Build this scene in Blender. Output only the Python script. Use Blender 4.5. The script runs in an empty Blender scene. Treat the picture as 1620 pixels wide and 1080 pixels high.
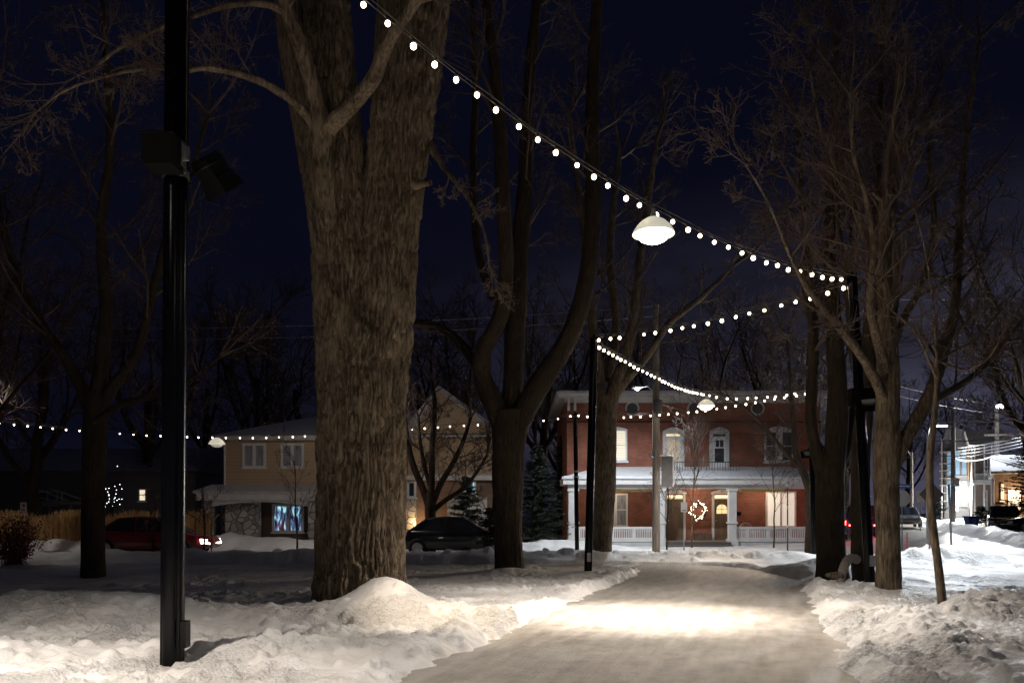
import bpy, math, random
import numpy as np
from mathutils import Vector
R = math.radians
S = bpy.context.scene
C = S.collection

# ------------------------------------------------------------------ camera, world, exposure
F, HX, HY, CH = 1260.0, 810.0, 812.0, 1.6          # lens in photo pixels, principal column, horizon row, eye height
cam = bpy.data.objects.new('camera', bpy.data.cameras.new('camera')); C.objects.link(cam)
cam.location = (0, 0, CH); cam.rotation_euler = (R(90), 0, 0)
cam.data.sensor_width = 36; cam.data.lens = 36*F/1620; cam.data.shift_y = (HY-540)/1620
cam.data.clip_start = .1; cam.data.clip_end = 3000
S.camera = cam
S.view_settings.view_transform = 'Standard'; S.view_settings.look = 'None'
S.view_settings.exposure = 0; S.view_settings.gamma = 1
S.render.engine = 'CYCLES'
S.cycles.use_denoising = True; S.cycles.max_bounces = 5; S.cycles.diffuse_bounces = 3; S.cycles.glossy_bounces = 3
S.cycles.transmission_bounces = 4; S.cycles.transparent_max_bounces = 6; S.cycles.volume_bounces = 0
S.cycles.sample_clamp_indirect = 3; S.cycles.caustics_reflective = False; S.cycles.caustics_refractive = False

W = bpy.data.worlds.new('World'); S.world = W; W.use_nodes = True
nt = W.node_tree; N = nt.nodes; N.clear(); LK = nt.links
out = N.new('ShaderNodeOutputWorld')
sky = N.new('ShaderNodeTexSky'); sky.sky_type = 'NISHITA'; sky.sun_disc = False
sky.sun_elevation = R(-4); sky.sun_rotation = R(200)
bg1 = N.new('ShaderNodeBackground'); bg1.inputs['Strength'].default_value = .05
LK.new(sky.outputs[0], bg1.inputs['Color'])
# town glow low over the houses on the right, under thin cloud
tc = N.new('ShaderNodeTexCoord'); sp = N.new('ShaderNodeSeparateXYZ'); LK.new(tc.outputs['Generated'], sp.inputs[0])
el = N.new('ShaderNodeMapRange'); el.interpolation_type = 'SMOOTHSTEP'
el.inputs['From Min'].default_value = .42; el.inputs['From Max'].default_value = 0; LK.new(sp.outputs['Z'], el.inputs['Value'])
az = N.new('ShaderNodeMapRange'); az.interpolation_type = 'SMOOTHSTEP'
az.inputs['From Min'].default_value = -.35; az.inputs['From Max'].default_value = .62; az.inputs['To Min'].default_value = .05
LK.new(sp.outputs['X'], az.inputs['Value'])
mp = N.new('ShaderNodeMapping'); mp.inputs['Scale'].default_value = (2.2, 2.2, 9); LK.new(tc.outputs['Generated'], mp.inputs[0])
cn = N.new('ShaderNodeTexNoise'); cn.inputs['Scale'].default_value = 1.6; cn.inputs['Detail'].default_value = 5; LK.new(mp.outputs[0], cn.inputs['Vector'])
cr = N.new('ShaderNodeMapRange'); cr.inputs['From Min'].default_value = .38; cr.inputs['From Max'].default_value = .68
cr.inputs['To Min'].default_value = .35; cr.inputs['To Max'].default_value = 1.0; LK.new(cn.outputs['Fac'], cr.inputs['Value'])
m1 = N.new('ShaderNodeMath'); m1.operation = 'MULTIPLY'; LK.new(el.outputs[0], m1.inputs[0]); LK.new(az.outputs[0], m1.inputs[1])
m2 = N.new('ShaderNodeMath'); m2.operation = 'MULTIPLY'; LK.new(m1.outputs[0], m2.inputs[0]); LK.new(cr.outputs[0], m2.inputs[1])
bg2 = N.new('ShaderNodeBackground'); bg2.inputs['Color'].default_value = (.62, .60, .92, 1)
m3 = N.new('ShaderNodeMath'); m3.operation = 'MULTIPLY'; m3.inputs[1].default_value = .11; LK.new(m2.outputs[0], m3.inputs[0]); LK.new(m3.outputs[0], bg2.inputs['Strength'])
bg3 = N.new('ShaderNodeBackground'); bg3.inputs['Color'].default_value = (.0028, .0036, .0135, 1); bg3.inputs['Strength'].default_value = .52
a1 = N.new('ShaderNodeAddShader'); a2 = N.new('ShaderNodeAddShader')
LK.new(bg1.outputs[0], a1.inputs[0]); LK.new(bg2.outputs[0], a1.inputs[1]); LK.new(a1.outputs[0], a2.inputs[0]); LK.new(bg3.outputs[0], a2.inputs[1])
LK.new(a2.outputs[0], out.inputs[0])

sun = bpy.data.objects.new('sun', bpy.data.lights.new('sun', 'SUN')); C.objects.link(sun)   # what is left of skylight and moon
sun.data.energy = .012; sun.data.angle = R(20); sun.data.color = (.75, .82, 1); sun.rotation_euler = (R(50), 0, R(200))

def P(px, py, Y): return Vector(((px-HX)/F*Y, Y, CH-(py-HY)/F*Y))
WARM = (1.0, .79, .56); PEND = (1.0, .88, .755); COOL = (.88, .94, 1.0)

# ------------------------------------------------------------------ noise
def _h(i, j, k, s):
    n = (i*374761393 + j*668265263 + k*2147483647 + s*974634777) & 0xffffffff
    n = ((n ^ (n >> 13))*1274126177) & 0xffffffff
    return ((n ^ (n >> 16)) & 0xffff)/65535.0
def noise(x, y, z=0.0, s=0):
    x, y, z = np.broadcast_arrays(np.asarray(x, float), np.asarray(y, float), np.asarray(z, float))
    i, j, k = np.floor(x).astype(np.int64), np.floor(y).astype(np.int64), np.floor(z).astype(np.int64)
    u, v, w = x-i, y-j, z-k
    u, v, w = u*u*(3-2*u), v*v*(3-2*v), w*w*(3-2*w)
    def c(a, b, d): return _h(i+a, j+b, k+d, s)
    x0 = (c(0,0,0)*(1-u)+c(1,0,0)*u)*(1-v)+(c(0,1,0)*(1-u)+c(1,1,0)*u)*v
    x1 = (c(0,0,1)*(1-u)+c(1,0,1)*u)*(1-v)+(c(0,1,1)*(1-u)+c(1,1,1)*u)*v
    return x0*(1-w)+x1*w
def fbm(x, y, z=0.0, o=4, s=0):
    t, a, f, n = 0, 1, 1, 0
    for q in range(o): t = t+a*noise(x*f, y*f, z*f, s+q*7); n += a; a *= .5; f *= 2.03
    return t/n
def sstep(a, b, x): t = np.clip((x-a)/(b-a), 0, 1); return t*t*(3-2*t)

# ------------------------------------------------------------------ ground heights
PATH = [(-3.6, -7), (-1.33, 0), (1.07, 7.5), (3.3, 14.5), (5.1, 20), (5.3, 23.2), (2.0, 24.2), (-5, 24.6), (-14, 24.8)]
PW = [2.15, 2.15, 2.1, 2.05, 2.0, 1.5, 1.0, .9, .9]
def polydist(x, y, pts, ws):
    best = np.full(np.shape(x), 1e9); 
    for (a, b, wa, wb) in zip(pts[:-1], pts[1:], ws[:-1], ws[1:]):
        dx, dy = b[0]-a[0], b[1]-a[1]; L2 = dx*dx+dy*dy
        t = np.clip(((x-a[0])*dx+(y-a[1])*dy)/L2, 0, 1)
        d = np.hypot(x-a[0]-t*dx, y-a[1]-t*dy)-(wa+(wb-wa)*t)
        best = np.minimum(best, d)
    return best
def segd(x, y, a, b):
    dx, dy = b[0]-a[0], b[1]-a[1]; t = np.clip(((x-a[0])*dx+(y-a[1])*dy)/(dx*dx+dy*dy), 0, 1)
    return np.hypot(x-a[0]-t*dx, y-a[1]-t*dy), t
def rise(x, y): return .018*np.clip(y-27, 0, 60)*sstep(9, 17, x)
RL = lambda y: 13+(y-25)*.36            # left edge of the road on the right
RWID = 5.6
rr = np.random.RandomState(5)
LUMPS = []
def addlumps(n, a, b, spread, r0, r1):
    for _ in range(n):
        t = rr.rand(); x = a[0]+(b[0]-a[0])*t+rr.randn()*spread; y = a[1]+(b[1]-a[1])*t+rr.randn()*spread
        r = r0+(r1-r0)*rr.rand()**3; LUMPS.append((x, y, r*.8, r*.8*(.4+.5*rr.rand())))
addlumps(420, (-6.5, 8.1), (-.6, 9.2), .40, .03, .14)
addlumps(420, (-1.6, 8.0), (0.3, 12.2), .35, .03, .13)
addlumps(380, (-4.5, 10.0), (-.6, 10.8), .6, .03, .15)
addlumps(200, (-8, 9.6), (-4, 10.2), .7, .03, .12)
addlumps(330, (3.8, 7.2), (5.0, 11), .26, .025, .11)
addlumps(160, (5.2, 7.5), (8, 12), .9, .03, .10)
addlumps(240, (5.0, 10.5), (9, 13.5), .5, .03, .12)
addlumps(200, (4.3, 11), (7.4, 20), .45, .03, .13)
addlumps(120, (1.5, 13), (3.2, 20), .35, .03, .10)
addlumps(200, (11, 23.2), (15.5, 24.6), .7, .06, .28)
addlumps(220, (-6, 26.6), (9, 26.6), .5, .06, .24)
addlumps(140, (-20, 26.2), (-6, 26.6), .5, .06, .22)
addlumps(120, (-15, 35.6), (-4, 35.6), .5, .08, .3)
addlumps(120, (16, 34), (26, 60), .8, .1, .4)
def ground(x, y, lumps=None):
    x = np.asarray(x, float); y = np.asarray(y, float)
    def G(cx, cy, sx, sy, h): return h*np.exp(-(((x-cx)/sx)**2+((y-cy)/sy)**2)/2)
    z = .10*fbm(x*.35, y*.35, 0, 3, 3)+.0
    rough = fbm(x*1.1, y*1.1, 0, 4, 11)
    z = z+G(-5.5, 11.0, .8, .6, .21)+G(-6.9, 11, .8, .7, .13)+G(-4.9, 10.2, .9, .6, .06)+G(-10.5, 11.5, 2, 1.2, .15)+G(-3.5, 8.15, .5, .35, -.10)
    z = z+G(-1.95, 12.4, .42, .5, .40)+G(-2.3, 12.6, .95, .6, .12)
    d, t = segd(x, y, (-9, 10.9), (-.9, 11.6)); z = z+.17*np.exp(-(d/.75)**2)*(.5+rough)
    d, t = segd(x, y, (-6, 8.3), (-.2, 9.0)); z = z+.10*np.exp(-(d/.8)**2)*(.4+1.2*rough)
    d, t = segd(x, y, (4.1, 6.5), (5.2, 10.5)); z = z+(.16)*np.exp(-(d/.38)**2)*(.5+rough)
    d, t = segd(x, y, (5.2, 10.5), (9.2, 13.6)); z = z+(.05+.25*t)*np.exp(-(d/.7)**2)*(.4+1.2*rough)
    z = z+.12*sstep(3.6, 5.2, x-(y-7)*.3)*sstep(13.5, 11, y)*(.6+.8*rough)
    z = z+G(7.25, 15.6, .9, .8, .20)+G(8.0, 20.8, .6, .7, .36)+G(8.7, 19.0, .8, 1, .16)
    z = z+G(12.7, 24.3, 1.1, .55, .50)+G(14.1, 24.2, .7, .5, .22)+G(11.2, 22.9, .9, .6, .14)
    z = z+G(-.1, 20.5, .45, .5, .12)+G(2.0, 20.4, 1.2, .8, .05)
    bank = np.exp(-((y-26.5-.5*np.sin(x*.3))/.8)**2)*sstep(11.5, 9, x)
    z = z+bank*(.22+.34*(rough-.3))
    bank2 = np.exp(-((y-35.3-.3*np.sin(x*.7))/.7)**2)*sstep(7, 2, x)
    z = z+bank2*(.30+.3*(rough-.3))+G(-12, 35.8, 1.4, .8, .38)+G(-6.2, 35.4, 1, .6, .2)
    rd = x-RL(y)
    z = z+.45*np.exp(-((rd-RWID-.9)/.8)**2)*sstep(26, 31, y)*(.5+rough)+.42*sstep(RWID+.6, RWID+5, rd)*sstep(28, 36, y)
    z = z+.35*np.exp(-((rd+.7)/.6)**2)*sstep(35, 38, y)*(.5+rough)
    dp = polydist(x, y, PATH, PW)
    z = z+.10*np.exp(-((dp-.28)/.24)**2)*(rough*1.6-.2)
    near = sstep(30, 16, y)
    clod = sstep(.38, .62, fbm(x*.8, y*.8, 0, 3, 61))
    z = z+(.02+.05*clod)*(np.abs(fbm(x*4.3, y*4.3, 0, 3, 21)*2-1)*1.6-.3)*near+(.012+.035*clod)*(np.abs(fbm(x*14, y*14, 0, 3, 31)*2-1)*1.5-.3)*near+.02*near
    if lumps is not None: z = z+lumps
    # packed surfaces are cut into the snow
    k = sstep(-.10, .22, dp+.30*(rough-.5)+.35*(fbm(x*3.7, y*3.7, 0, 3, 91)-.5)); z = z*k+(-.03)*(1-k)
    st = np.maximum(np.abs(y-31)-3.1, np.where(x < 14.5+(y-31)*.3, -9., 9.)); k = sstep(-.1, .5, st+.5*(rough-.5)); z = z*k+(-.03)*(1-k)
    rdd = np.maximum(np.abs(rd-RWID/2)-RWID/2, 27.3-y); k = sstep(-.15, .5, rdd+.5*(rough-.5)); z = z*k+(-.05)*(1-k)
    return z+rise(x, y)
def gz(x, y): return float(ground(np.array([float(x)]), np.array([float(y)]))[0])

# ------------------------------------------------------------------ materials
MATS = {}
def mat(name, col=(.5,.5,.5), rough=.6, metal=0, bump=0, bscale=20, var=0, vscale=5, emit=None, es=0, spec=.5, stretch=(1,1,1), coat=0, col2=None, det=6):
    if name in MATS: return MATS[name]
    m = bpy.data.materials.new(name); m.use_nodes = True; t = m.node_tree; b = t.nodes['Principled BSDF']
    b.inputs['Base Color'].default_value = (*col, 1); b.inputs['Roughness'].default_value = rough; b.inputs['Metallic'].default_value = metal
    b.inputs['Specular IOR Level'].default_value = spec; b.inputs['Coat Weight'].default_value = coat
    if emit: b.inputs['Emission Color'].default_value = (*emit, 1); b.inputs['Emission Strength'].default_value = es
    tc = t.nodes.new('ShaderNodeTexCoord'); mp = t.nodes.new('ShaderNodeMapping'); mp.inputs['Scale'].default_value = stretch
    t.links.new(tc.outputs['Object'], mp.inputs[0])
    if var or col2:
        n = t.nodes.new('ShaderNodeTexNoise'); n.inputs['Scale'].default_value = vscale; n.inputs['Detail'].default_value = 5
        t.links.new(mp.outputs[0], n.inputs['Vector'])
        r = t.nodes.new('ShaderNodeValToRGB'); r.color_ramp.elements[0].position = .35; r.color_ramp.elements[1].position = .65
        c2 = col2 or tuple(min(1, c*(1+var)) for c in col); c1 = col if col2 else tuple(c*(1-var) for c in col)
        r.color_ramp.elements[0].color = (*c1, 1); r.color_ramp.elements[1].color = (*c2, 1)
        t.links.new(n.outputs['Fac'], r.inputs[0]); t.links.new(r.outputs[0], b.inputs['Base Color'])
    if bump:
        n2 = t.nodes.new('ShaderNodeTexNoise'); n2.inputs['Scale'].default_value = bscale; n2.inputs['Detail'].default_value = det
        t.links.new(mp.outputs[0], n2.inputs['Vector'])
        bp = t.nodes.new('ShaderNodeBump'); bp.inputs['Strength'].default_value = 1; bp.inputs['Distance'].default_value = bump
        t.links.new(n2.outputs['Fac'], bp.inputs['Height']); t.links.new(bp.outputs[0], b.inputs['Normal'])
    MATS[name] = m; return m

def snow_mat(name, dirty=0.0):
    m = bpy.data.materials.new(name); m.use_nodes = True; t = m.node_tree; b = t.nodes['Principled BSDF']; L = t.links.new
    tc = t.nodes.new('ShaderNodeTexCoord')
    n = t.nodes.new('ShaderNodeTexNoise'); n.inputs['Scale'].default_value = 1.3; n.inputs['Detail'].default_value = 8; L(tc.outputs['Object'], n.inputs['Vector'])
    r = t.nodes.new('ShaderNodeValToRGB'); r.color_ramp.elements[0].position = .3; r.color_ramp.elements[1].position = .62
    r.color_ramp.elements[0].color = (.68, .66, .64, 1); r.color_ramp.elements[1].color = (.84, .84, .85, 1)
    L(n.outputs['Fac'], r.inputs[0])
    # scattered grit and bits of bark
    g = t.nodes.new('ShaderNodeTexNoise'); g.inputs['Scale'].default_value = 26; g.inputs['Detail'].default_value = 3; L(tc.outputs['Object'], g.inputs['Vector'])
    gr = t.nodes.new('ShaderNodeValToRGB'); gr.color_ramp.elements[0].position = .76; gr.color_ramp.elements[1].position = .80; L(g.outputs['Fac'], gr.inputs[0])
    mx = t.nodes.new('ShaderNodeMix'); mx.data_type = 'RGBA'; L(gr.outputs[0], mx.inputs[0]); L(r.outputs[0], mx.inputs[6]); mx.inputs[7].default_value = (.30, .24, .18, 1)
    L(mx.outputs[2], b.inputs['Base Color'])
    b.inputs['Roughness'].default_value = .55; b.inputs['Specular IOR Level'].default_value = .35
    n2 = t.nodes.new('ShaderNodeTexNoise'); n2.inputs['Scale'].default_value = 13; n2.inputs['Detail'].default_value = 10; n2.inputs['Roughness'].default_value = .72; L(tc.outputs['Object'], n2.inputs['Vector'])
    v = t.nodes.new('ShaderNodeTexVoronoi'); v.inputs['Scale'].default_value = 26; L(tc.outputs['Object'], v.inputs['Vector'])
    ad = t.nodes.new('ShaderNodeMath'); ad.operation = 'MULTIPLY_ADD'; ad.inputs[1].default_value = -.35; L(v.outputs['Distance'], ad.inputs[0]); L(n2.outputs['Fac'], ad.inputs[2])
    mk = t.nodes.new('ShaderNodeTexNoise'); mk.inputs['Scale'].default_value = .9; mk.inputs['Detail'].default_value = 4; L(tc.outputs['Object'], mk.inputs['Vector'])
    mr = t.nodes.new('ShaderNodeMapRange'); mr.interpolation_type = 'SMOOTHSTEP'; mr.inputs['From Min'].default_value = .40; mr.inputs['From Max'].default_value = .60; mr.inputs['To Min'].default_value = .22; mr.inputs['To Max'].default_value = 1.0; L(mk.outputs['Fac'], mr.inputs['Value'])
    bp = t.nodes.new('ShaderNodeBump'); bp.inputs['Strength'].default_value = 1; bp.inputs['Distance'].default_value = .07; L(ad.outputs[0], bp.inputs['Height']); L(mr.outputs[0], bp.inputs['Strength']); L(bp.outputs[0], b.inputs['Normal'])
    MATS[name] = m; return m
SNOW = snow_mat('snow'); 
def ice_mat():
    m = bpy.data.materials.new('packed_ice'); m.use_nodes = True; t = m.node_tree; b = t.nodes['Principled BSDF']; L = t.links.new
    tc = t.nodes.new('ShaderNodeTexCoord'); mp = t.nodes.new('ShaderNodeMapping'); mp.inputs['Rotation'].default_value = (0, 0, R(17.8)); L(tc.outputs['Object'], mp.inputs[0])
    mp2 = t.nodes.new('ShaderNodeMapping'); mp2.inputs['Scale'].default_value = (4.5, .8, 1); L(mp.outputs[0], mp2.inputs[0])
    n = t.nodes.new('ShaderNodeTexNoise'); n.inputs['Scale'].default_value = 1.2; n.inputs['Detail'].default_value = 7; L(mp2.outputs[0], n.inputs['Vector'])
    n3 = t.nodes.new('ShaderNodeTexNoise'); n3.inputs['Scale'].default_value = 3.0; n3.inputs['Detail'].default_value = 10; n3.inputs['Roughness'].default_value = .65; L(tc.outputs['Object'], n3.inputs['Vector'])
    s = t.nodes.new('ShaderNodeMath'); s.operation = 'MULTIPLY_ADD'; s.inputs[1].default_value = .5; L(n.outputs['Fac'], s.inputs[0])
    s2 = t.nodes.new('ShaderNodeMath'); s2.operation = 'MULTIPLY'; s2.inputs[1].default_value = .5; L(n3.outputs['Fac'], s2.inputs[0]); L(s2.outputs[0], s.inputs[2])
    r = t.nodes.new('ShaderNodeValToRGB'); r.color_ramp.elements[0].position = .36; r.color_ramp.elements[1].position = .60
    r.color_ramp.elements[0].color = (.26, .238, .212, 1); r.color_ramp.elements[1].color = (.47, .445, .415, 1); L(s.outputs[0], r.inputs[0]); L(r.outputs[0], b.inputs['Base Color'])
    rg = t.nodes.new('ShaderNodeMapRange'); rg.inputs['To Min'].default_value = .2; rg.inputs['To Max'].default_value = .5; L(n3.outputs['Fac'], rg.inputs['Value']); L(rg.outputs[0], b.inputs['Roughness'])
    n4 = t.nodes.new('ShaderNodeTexNoise'); n4.inputs['Scale'].default_value = 11; n4.inputs['Detail'].default_value = 9; n4.inputs['Roughness'].default_value = .75; L(mp.outputs[0], n4.inputs['Vector'])
    ad = t.nodes.new('ShaderNodeMath'); ad.operation = 'ADD'; L(n4.outputs['Fac'], ad.inputs[0]); L(n.outputs['Fac'], ad.inputs[1])
    bp = t.nodes.new('ShaderNodeBump'); bp.inputs['Strength'].default_value = 1; bp.inputs['Distance'].default_value = .03; L(ad.outputs[0], bp.inputs['Height']); L(bp.outputs[0], b.inputs['Normal'])
    return m
ICE = ice_mat()
ROAD = mat('packed_road_snow', (.17, .155, .135), .5, bump=.02, bscale=6, col2=(.32, .295, .26), vscale=1.5, stretch=(1, .25, 1))
STREET = mat('packed_street_snow', (.22, .21, .20), .6, bump=.02, bscale=6, col2=(.5, .48, .47), vscale=1.2, stretch=(.2, 1, 1))
def bark_mat(name, c1, c2, dist=.02, s=1.0):
    m = bpy.data.materials.new(name); m.use_nodes = True; t = m.node_tree; b = t.nodes['Principled BSDF']; L = t.links.new
    tc = t.nodes.new('ShaderNodeTexCoord'); mp = t.nodes.new('ShaderNodeMapping'); mp.inputs['Scale'].default_value = (s, s, .16*s); L(tc.outputs['Object'], mp.inputs[0])
    n = t.nodes.new('ShaderNodeTexNoise'); n.inputs['Scale'].default_value = 24; n.inputs['Detail'].default_value = 6; n.inputs['Distortion'].default_value = .6; L(mp.outputs[0], n.inputs['Vector'])
    n2 = t.nodes.new('ShaderNodeTexNoise'); n2.inputs['Scale'].default_value = 2.2; n2.inputs['Detail'].default_value = 6; L(tc.outputs['Object'], n2.inputs['Vector'])
    s_ = t.nodes.new('ShaderNodeMath'); s_.operation = 'MULTIPLY_ADD'; s_.inputs[1].default_value = .6; L(n.outputs['Fac'], s_.inputs[0])
    s2 = t.nodes.new('ShaderNodeMath'); s2.operation = 'MULTIPLY'; s2.inputs[1].default_value = .4; L(n2.outputs['Fac'], s2.inputs[0]); L(s2.outputs[0], s_.inputs[2])
    r = t.nodes.new('ShaderNodeValToRGB'); r.color_ramp.elements[0].position = .38; r.color_ramp.elements[1].position = .63
    r.color_ramp.elements[0].color = (*c1, 1); r.color_ramp.elements[1].color = (*c2, 1); L(s_.outputs[0], r.inputs[0]); L(r.outputs[0], b.inputs['Base Color'])
    b.inputs['Roughness'].default_value = .85; b.inputs['Specular IOR Level'].default_value = .25
    bp = t.nodes.new('ShaderNodeBump'); bp.inputs['Strength'].default_value = 1; bp.inputs['Distance'].default_value = dist; L(n.outputs['Fac'], bp.inputs['Height']); L(bp.outputs[0], b.inputs['Normal'])
    MATS[name] = m; return m
BARK = bark_mat('bark', (.042, .031, .02), (.225, .175, .12), .03)
BARKD = bark_mat('dark_bark', (.022, .016, .011), (.065, .046, .03), .03)
TWIG = mat('twig', (.088, .058, .042), .7, var=.25, vscale=3)
def brick_mat(name, c1, c2, mortar, sc=1.0):
    m = bpy.data.materials.new(name); m.use_nodes = True; t = m.node_tree; b = t.nodes['Principled BSDF']; L = t.links.new
    tc = t.nodes.new('ShaderNodeTexCoord'); sp = t.nodes.new('ShaderNodeSeparateXYZ'); L(tc.outputs['Object'], sp.inputs[0])
    ad = t.nodes.new('ShaderNodeMath'); L(sp.outputs['X'], ad.inputs[0]); L(sp.outputs['Y'], ad.inputs[1])
    cb = t.nodes.new('ShaderNodeCombineXYZ'); L(ad.outputs[0], cb.inputs['X']); L(sp.outputs['Z'], cb.inputs['Y'])
    br = t.nodes.new('ShaderNodeTexBrick'); br.inputs['Scale'].default_value = 1; br.inputs['Brick Width'].default_value = .22*sc; br.inputs['Row Height'].default_value = .075*sc; br.inputs['Mortar Size'].default_value = .009*sc
    br.inputs['Color1'].default_value = (*c1, 1); br.inputs['Color2'].default_value = (*c2, 1); br.inputs['Mortar'].default_value = (*mortar, 1); L(cb.outputs[0], br.inputs['Vector'])
    n = t.nodes.new('ShaderNodeTexNoise'); n.inputs['Scale'].default_value = 1.6; n.inputs['Detail'].default_value = 6; L(tc.outputs['Object'], n.inputs['Vector'])
    mr = t.nodes.new('ShaderNodeMapRange'); mr.inputs['From Min'].default_value = .3; mr.inputs['From Max'].default_value = .7; mr.inputs['To Min'].default_value = .7; mr.inputs['To Max'].default_value = 1.15; L(n.outputs['Fac'], mr.inputs['Value'])
    mx = t.nodes.new('ShaderNodeVectorMath'); mx.operation = 'SCALE'; L(br.outputs['Color'], mx.inputs[0]); L(mr.outputs[0], mx.inputs['Scale']); L(mx.outputs[0], b.inputs['Base Color'])
    bp = t.nodes.new('ShaderNodeBump'); bp.inputs['Distance'].default_value = .008; bp.invert = True; L(br.outputs['Fac'], bp.inputs['Height']); L(bp.outputs[0], b.inputs['Normal'])
    b.inputs['Roughness'].default_value = .85; MATS[name] = m; return m
BRICK = brick_mat('red_brick', (.33, .10, .054), (.25, .072, .04), (.20, .13, .10))
BRICK2 = brick_mat('brown_brick', (.24, .13, .08), (.18, .10, .06), (.2, .16, .13))
def stone_mat():
    m = bpy.data.materials.new('field_stone'); m.use_nodes = True; t = m.node_tree; b = t.nodes['Principled BSDF']; L = t.links.new
    tc = t.nodes.new('ShaderNodeTexCoord'); 
    nz = t.nodes.new('ShaderNodeTexNoise'); nz.inputs['Scale'].default_value = 2; L(tc.outputs['Object'], nz.inputs['Vector'])
    mixv = t.nodes.new('ShaderNodeMix'); mixv.data_type = 'RGBA'; mixv.inputs[0].default_value = .15; L(tc.outputs['Object'], mixv.inputs[6]); L(nz.outputs['Color'], mixv.inputs[7])
    v = t.nodes.new('ShaderNodeTexVoronoi'); v.feature = 'DISTANCE_TO_EDGE'; v.inputs['Scale'].default_value = 3.3; L(mixv.outputs[2], v.inputs['Vector'])
    v2 = t.nodes.new('ShaderNodeTexVoronoi'); v2.inputs['Scale'].default_value = 3.3; L(mixv.outputs[2], v2.inputs['Vector'])
    r = t.nodes.new('ShaderNodeValToRGB'); r.color_ramp.elements[0].position = .01; r.color_ramp.elements[1].position = .07; L(v.outputs['Distance'], r.inputs[0])
    sp = t.nodes.new('ShaderNodeSeparateXYZ'); L(v2.outputs['Color'], sp.inputs[0])
    cr = t.nodes.new('ShaderNodeValToRGB'); cr.color_ramp.elements[0].color = (.32, .29, .26, 1); cr.color_ramp.elements[1].color = (.60, .55, .50, 1); L(sp.outputs['X'], cr.inputs[0])
    mx = t.nodes.new('ShaderNodeMix'); mx.data_type = 'RGBA'; L(r.outputs[0], mx.inputs[0]); mx.inputs[6].default_value = (.17, .15, .13, 1); L(cr.outputs[0], mx.inputs[7]); L(mx.outputs[2], b.inputs['Base Color'])
    bp = t.nodes.new('ShaderNodeBump'); bp.inputs['Distance'].default_value = .05; L(r.outputs[0], bp.inputs['Height']); L(bp.outputs[0], b.inputs['Normal']); b.inputs['Roughness'].default_value = .9
    MATS['field_stone'] = m; return m
STONE = stone_mat()
def siding_mat(name, col, pitch=.18):
    m = bpy.data.materials.new(name); m.use_nodes = True; t = m.node_tree; b = t.nodes['Principled BSDF']; L = t.links.new
    tc = t.nodes.new('ShaderNodeTexCoord'); sp = t.nodes.new('ShaderNodeSeparateXYZ'); L(tc.outputs['Object'], sp.inputs[0])
    d = t.nodes.new('ShaderNodeMath'); d.operation = 'DIVIDE'; d.inputs[1].default_value = pitch; L(sp.outputs['Z'], d.inputs[0])
    f = t.nodes.new('ShaderNodeMath'); f.operation = 'FRACT'; L(d.outputs[0], f.inputs[0])
    r = t.nodes.new('ShaderNodeValToRGB'); r.color_ramp.elements[0].position = 0; r.color_ramp.elements[0].color = tuple(c*.6 for c in col)+(1,); r.color_ramp.elements[1].position = .12; r.color_ramp.elements[1].color = (*col, 1)
    L(f.outputs[0], r.inputs[0]); L(r.outputs[0], b.inputs['Base Color'])
    bp = t.nodes.new('ShaderNodeBump'); bp.inputs['Distance'].default_value = .02; bp.invert = True; L(f.outputs[0], bp.inputs['Height']); L(bp.outputs[0], b.inputs['Normal']); b.inputs['Roughness'].default_value = .6
    MATS[name] = m; return m
TAN = siding_mat('tan_siding', (.53, .38, .24)); GREYSIDE = siding_mat('grey_siding', (.42, .44, .46)); DARKSIDE = siding_mat('dark_siding', (.10, .09, .085))
WHITE = mat('white_paint', (.74, .73, .72), .5, var=.06, vscale=3)
MATTE = mat('matte_black', (.004, .004, .004), .9, spec=.1)
SOFTW = mat('weathered_white', (.60, .59, .57), .6, var=.1, vscale=2)
BLACKM = mat('black_metal', (.002, .002, .003), .2, metal=.0, spec=.16, bump=.0006, bscale=60)
STEEL = mat('bare_steel', (.45, .45, .46), .35, metal=.9)
GALV = mat('galvanised_steel', (.42, .42, .44), .45, metal=.6, var=.1)
RUBBER = mat('rubber', (.02, .02, .02), .8, bump=.004, bscale=30)
DGLASS = mat('dark_glass', (.03, .035, .045), .06, spec=.8)
PALEGL = mat('curtained_glass', (.30, .31, .34), .12, spec=.8, var=.3, vscale=2, stretch=(4, 1, .6))
WOODP = mat('utility_pole_wood', (.24, .21, .18), .85, var=.35, vscale=4, bump=.02, bscale=10, stretch=(6, 6, .4))
DOORB = mat('brown_door', (.13, .085, .05), .45, var=.12, vscale=2, stretch=(3, 3, .5))
YELB = mat('yellow_blind', (.55, .42, .16), .8, var=.15, vscale=8)
ROOFSNOW = mat('roof_snow', (.72, .72, .75), .6, bump=.04, bscale=3, var=.06)
SHING = mat('shingle', (.05, .045, .045), .9, bump=.01, bscale=30)
BULB = mat('bulb_glow', (1, .9, .75), .4, emit=(1, .80, .56), es=15)
def litmat(name, col, s): return mat(name, col, .3, emit=col, es=s, spec=.3)

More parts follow.
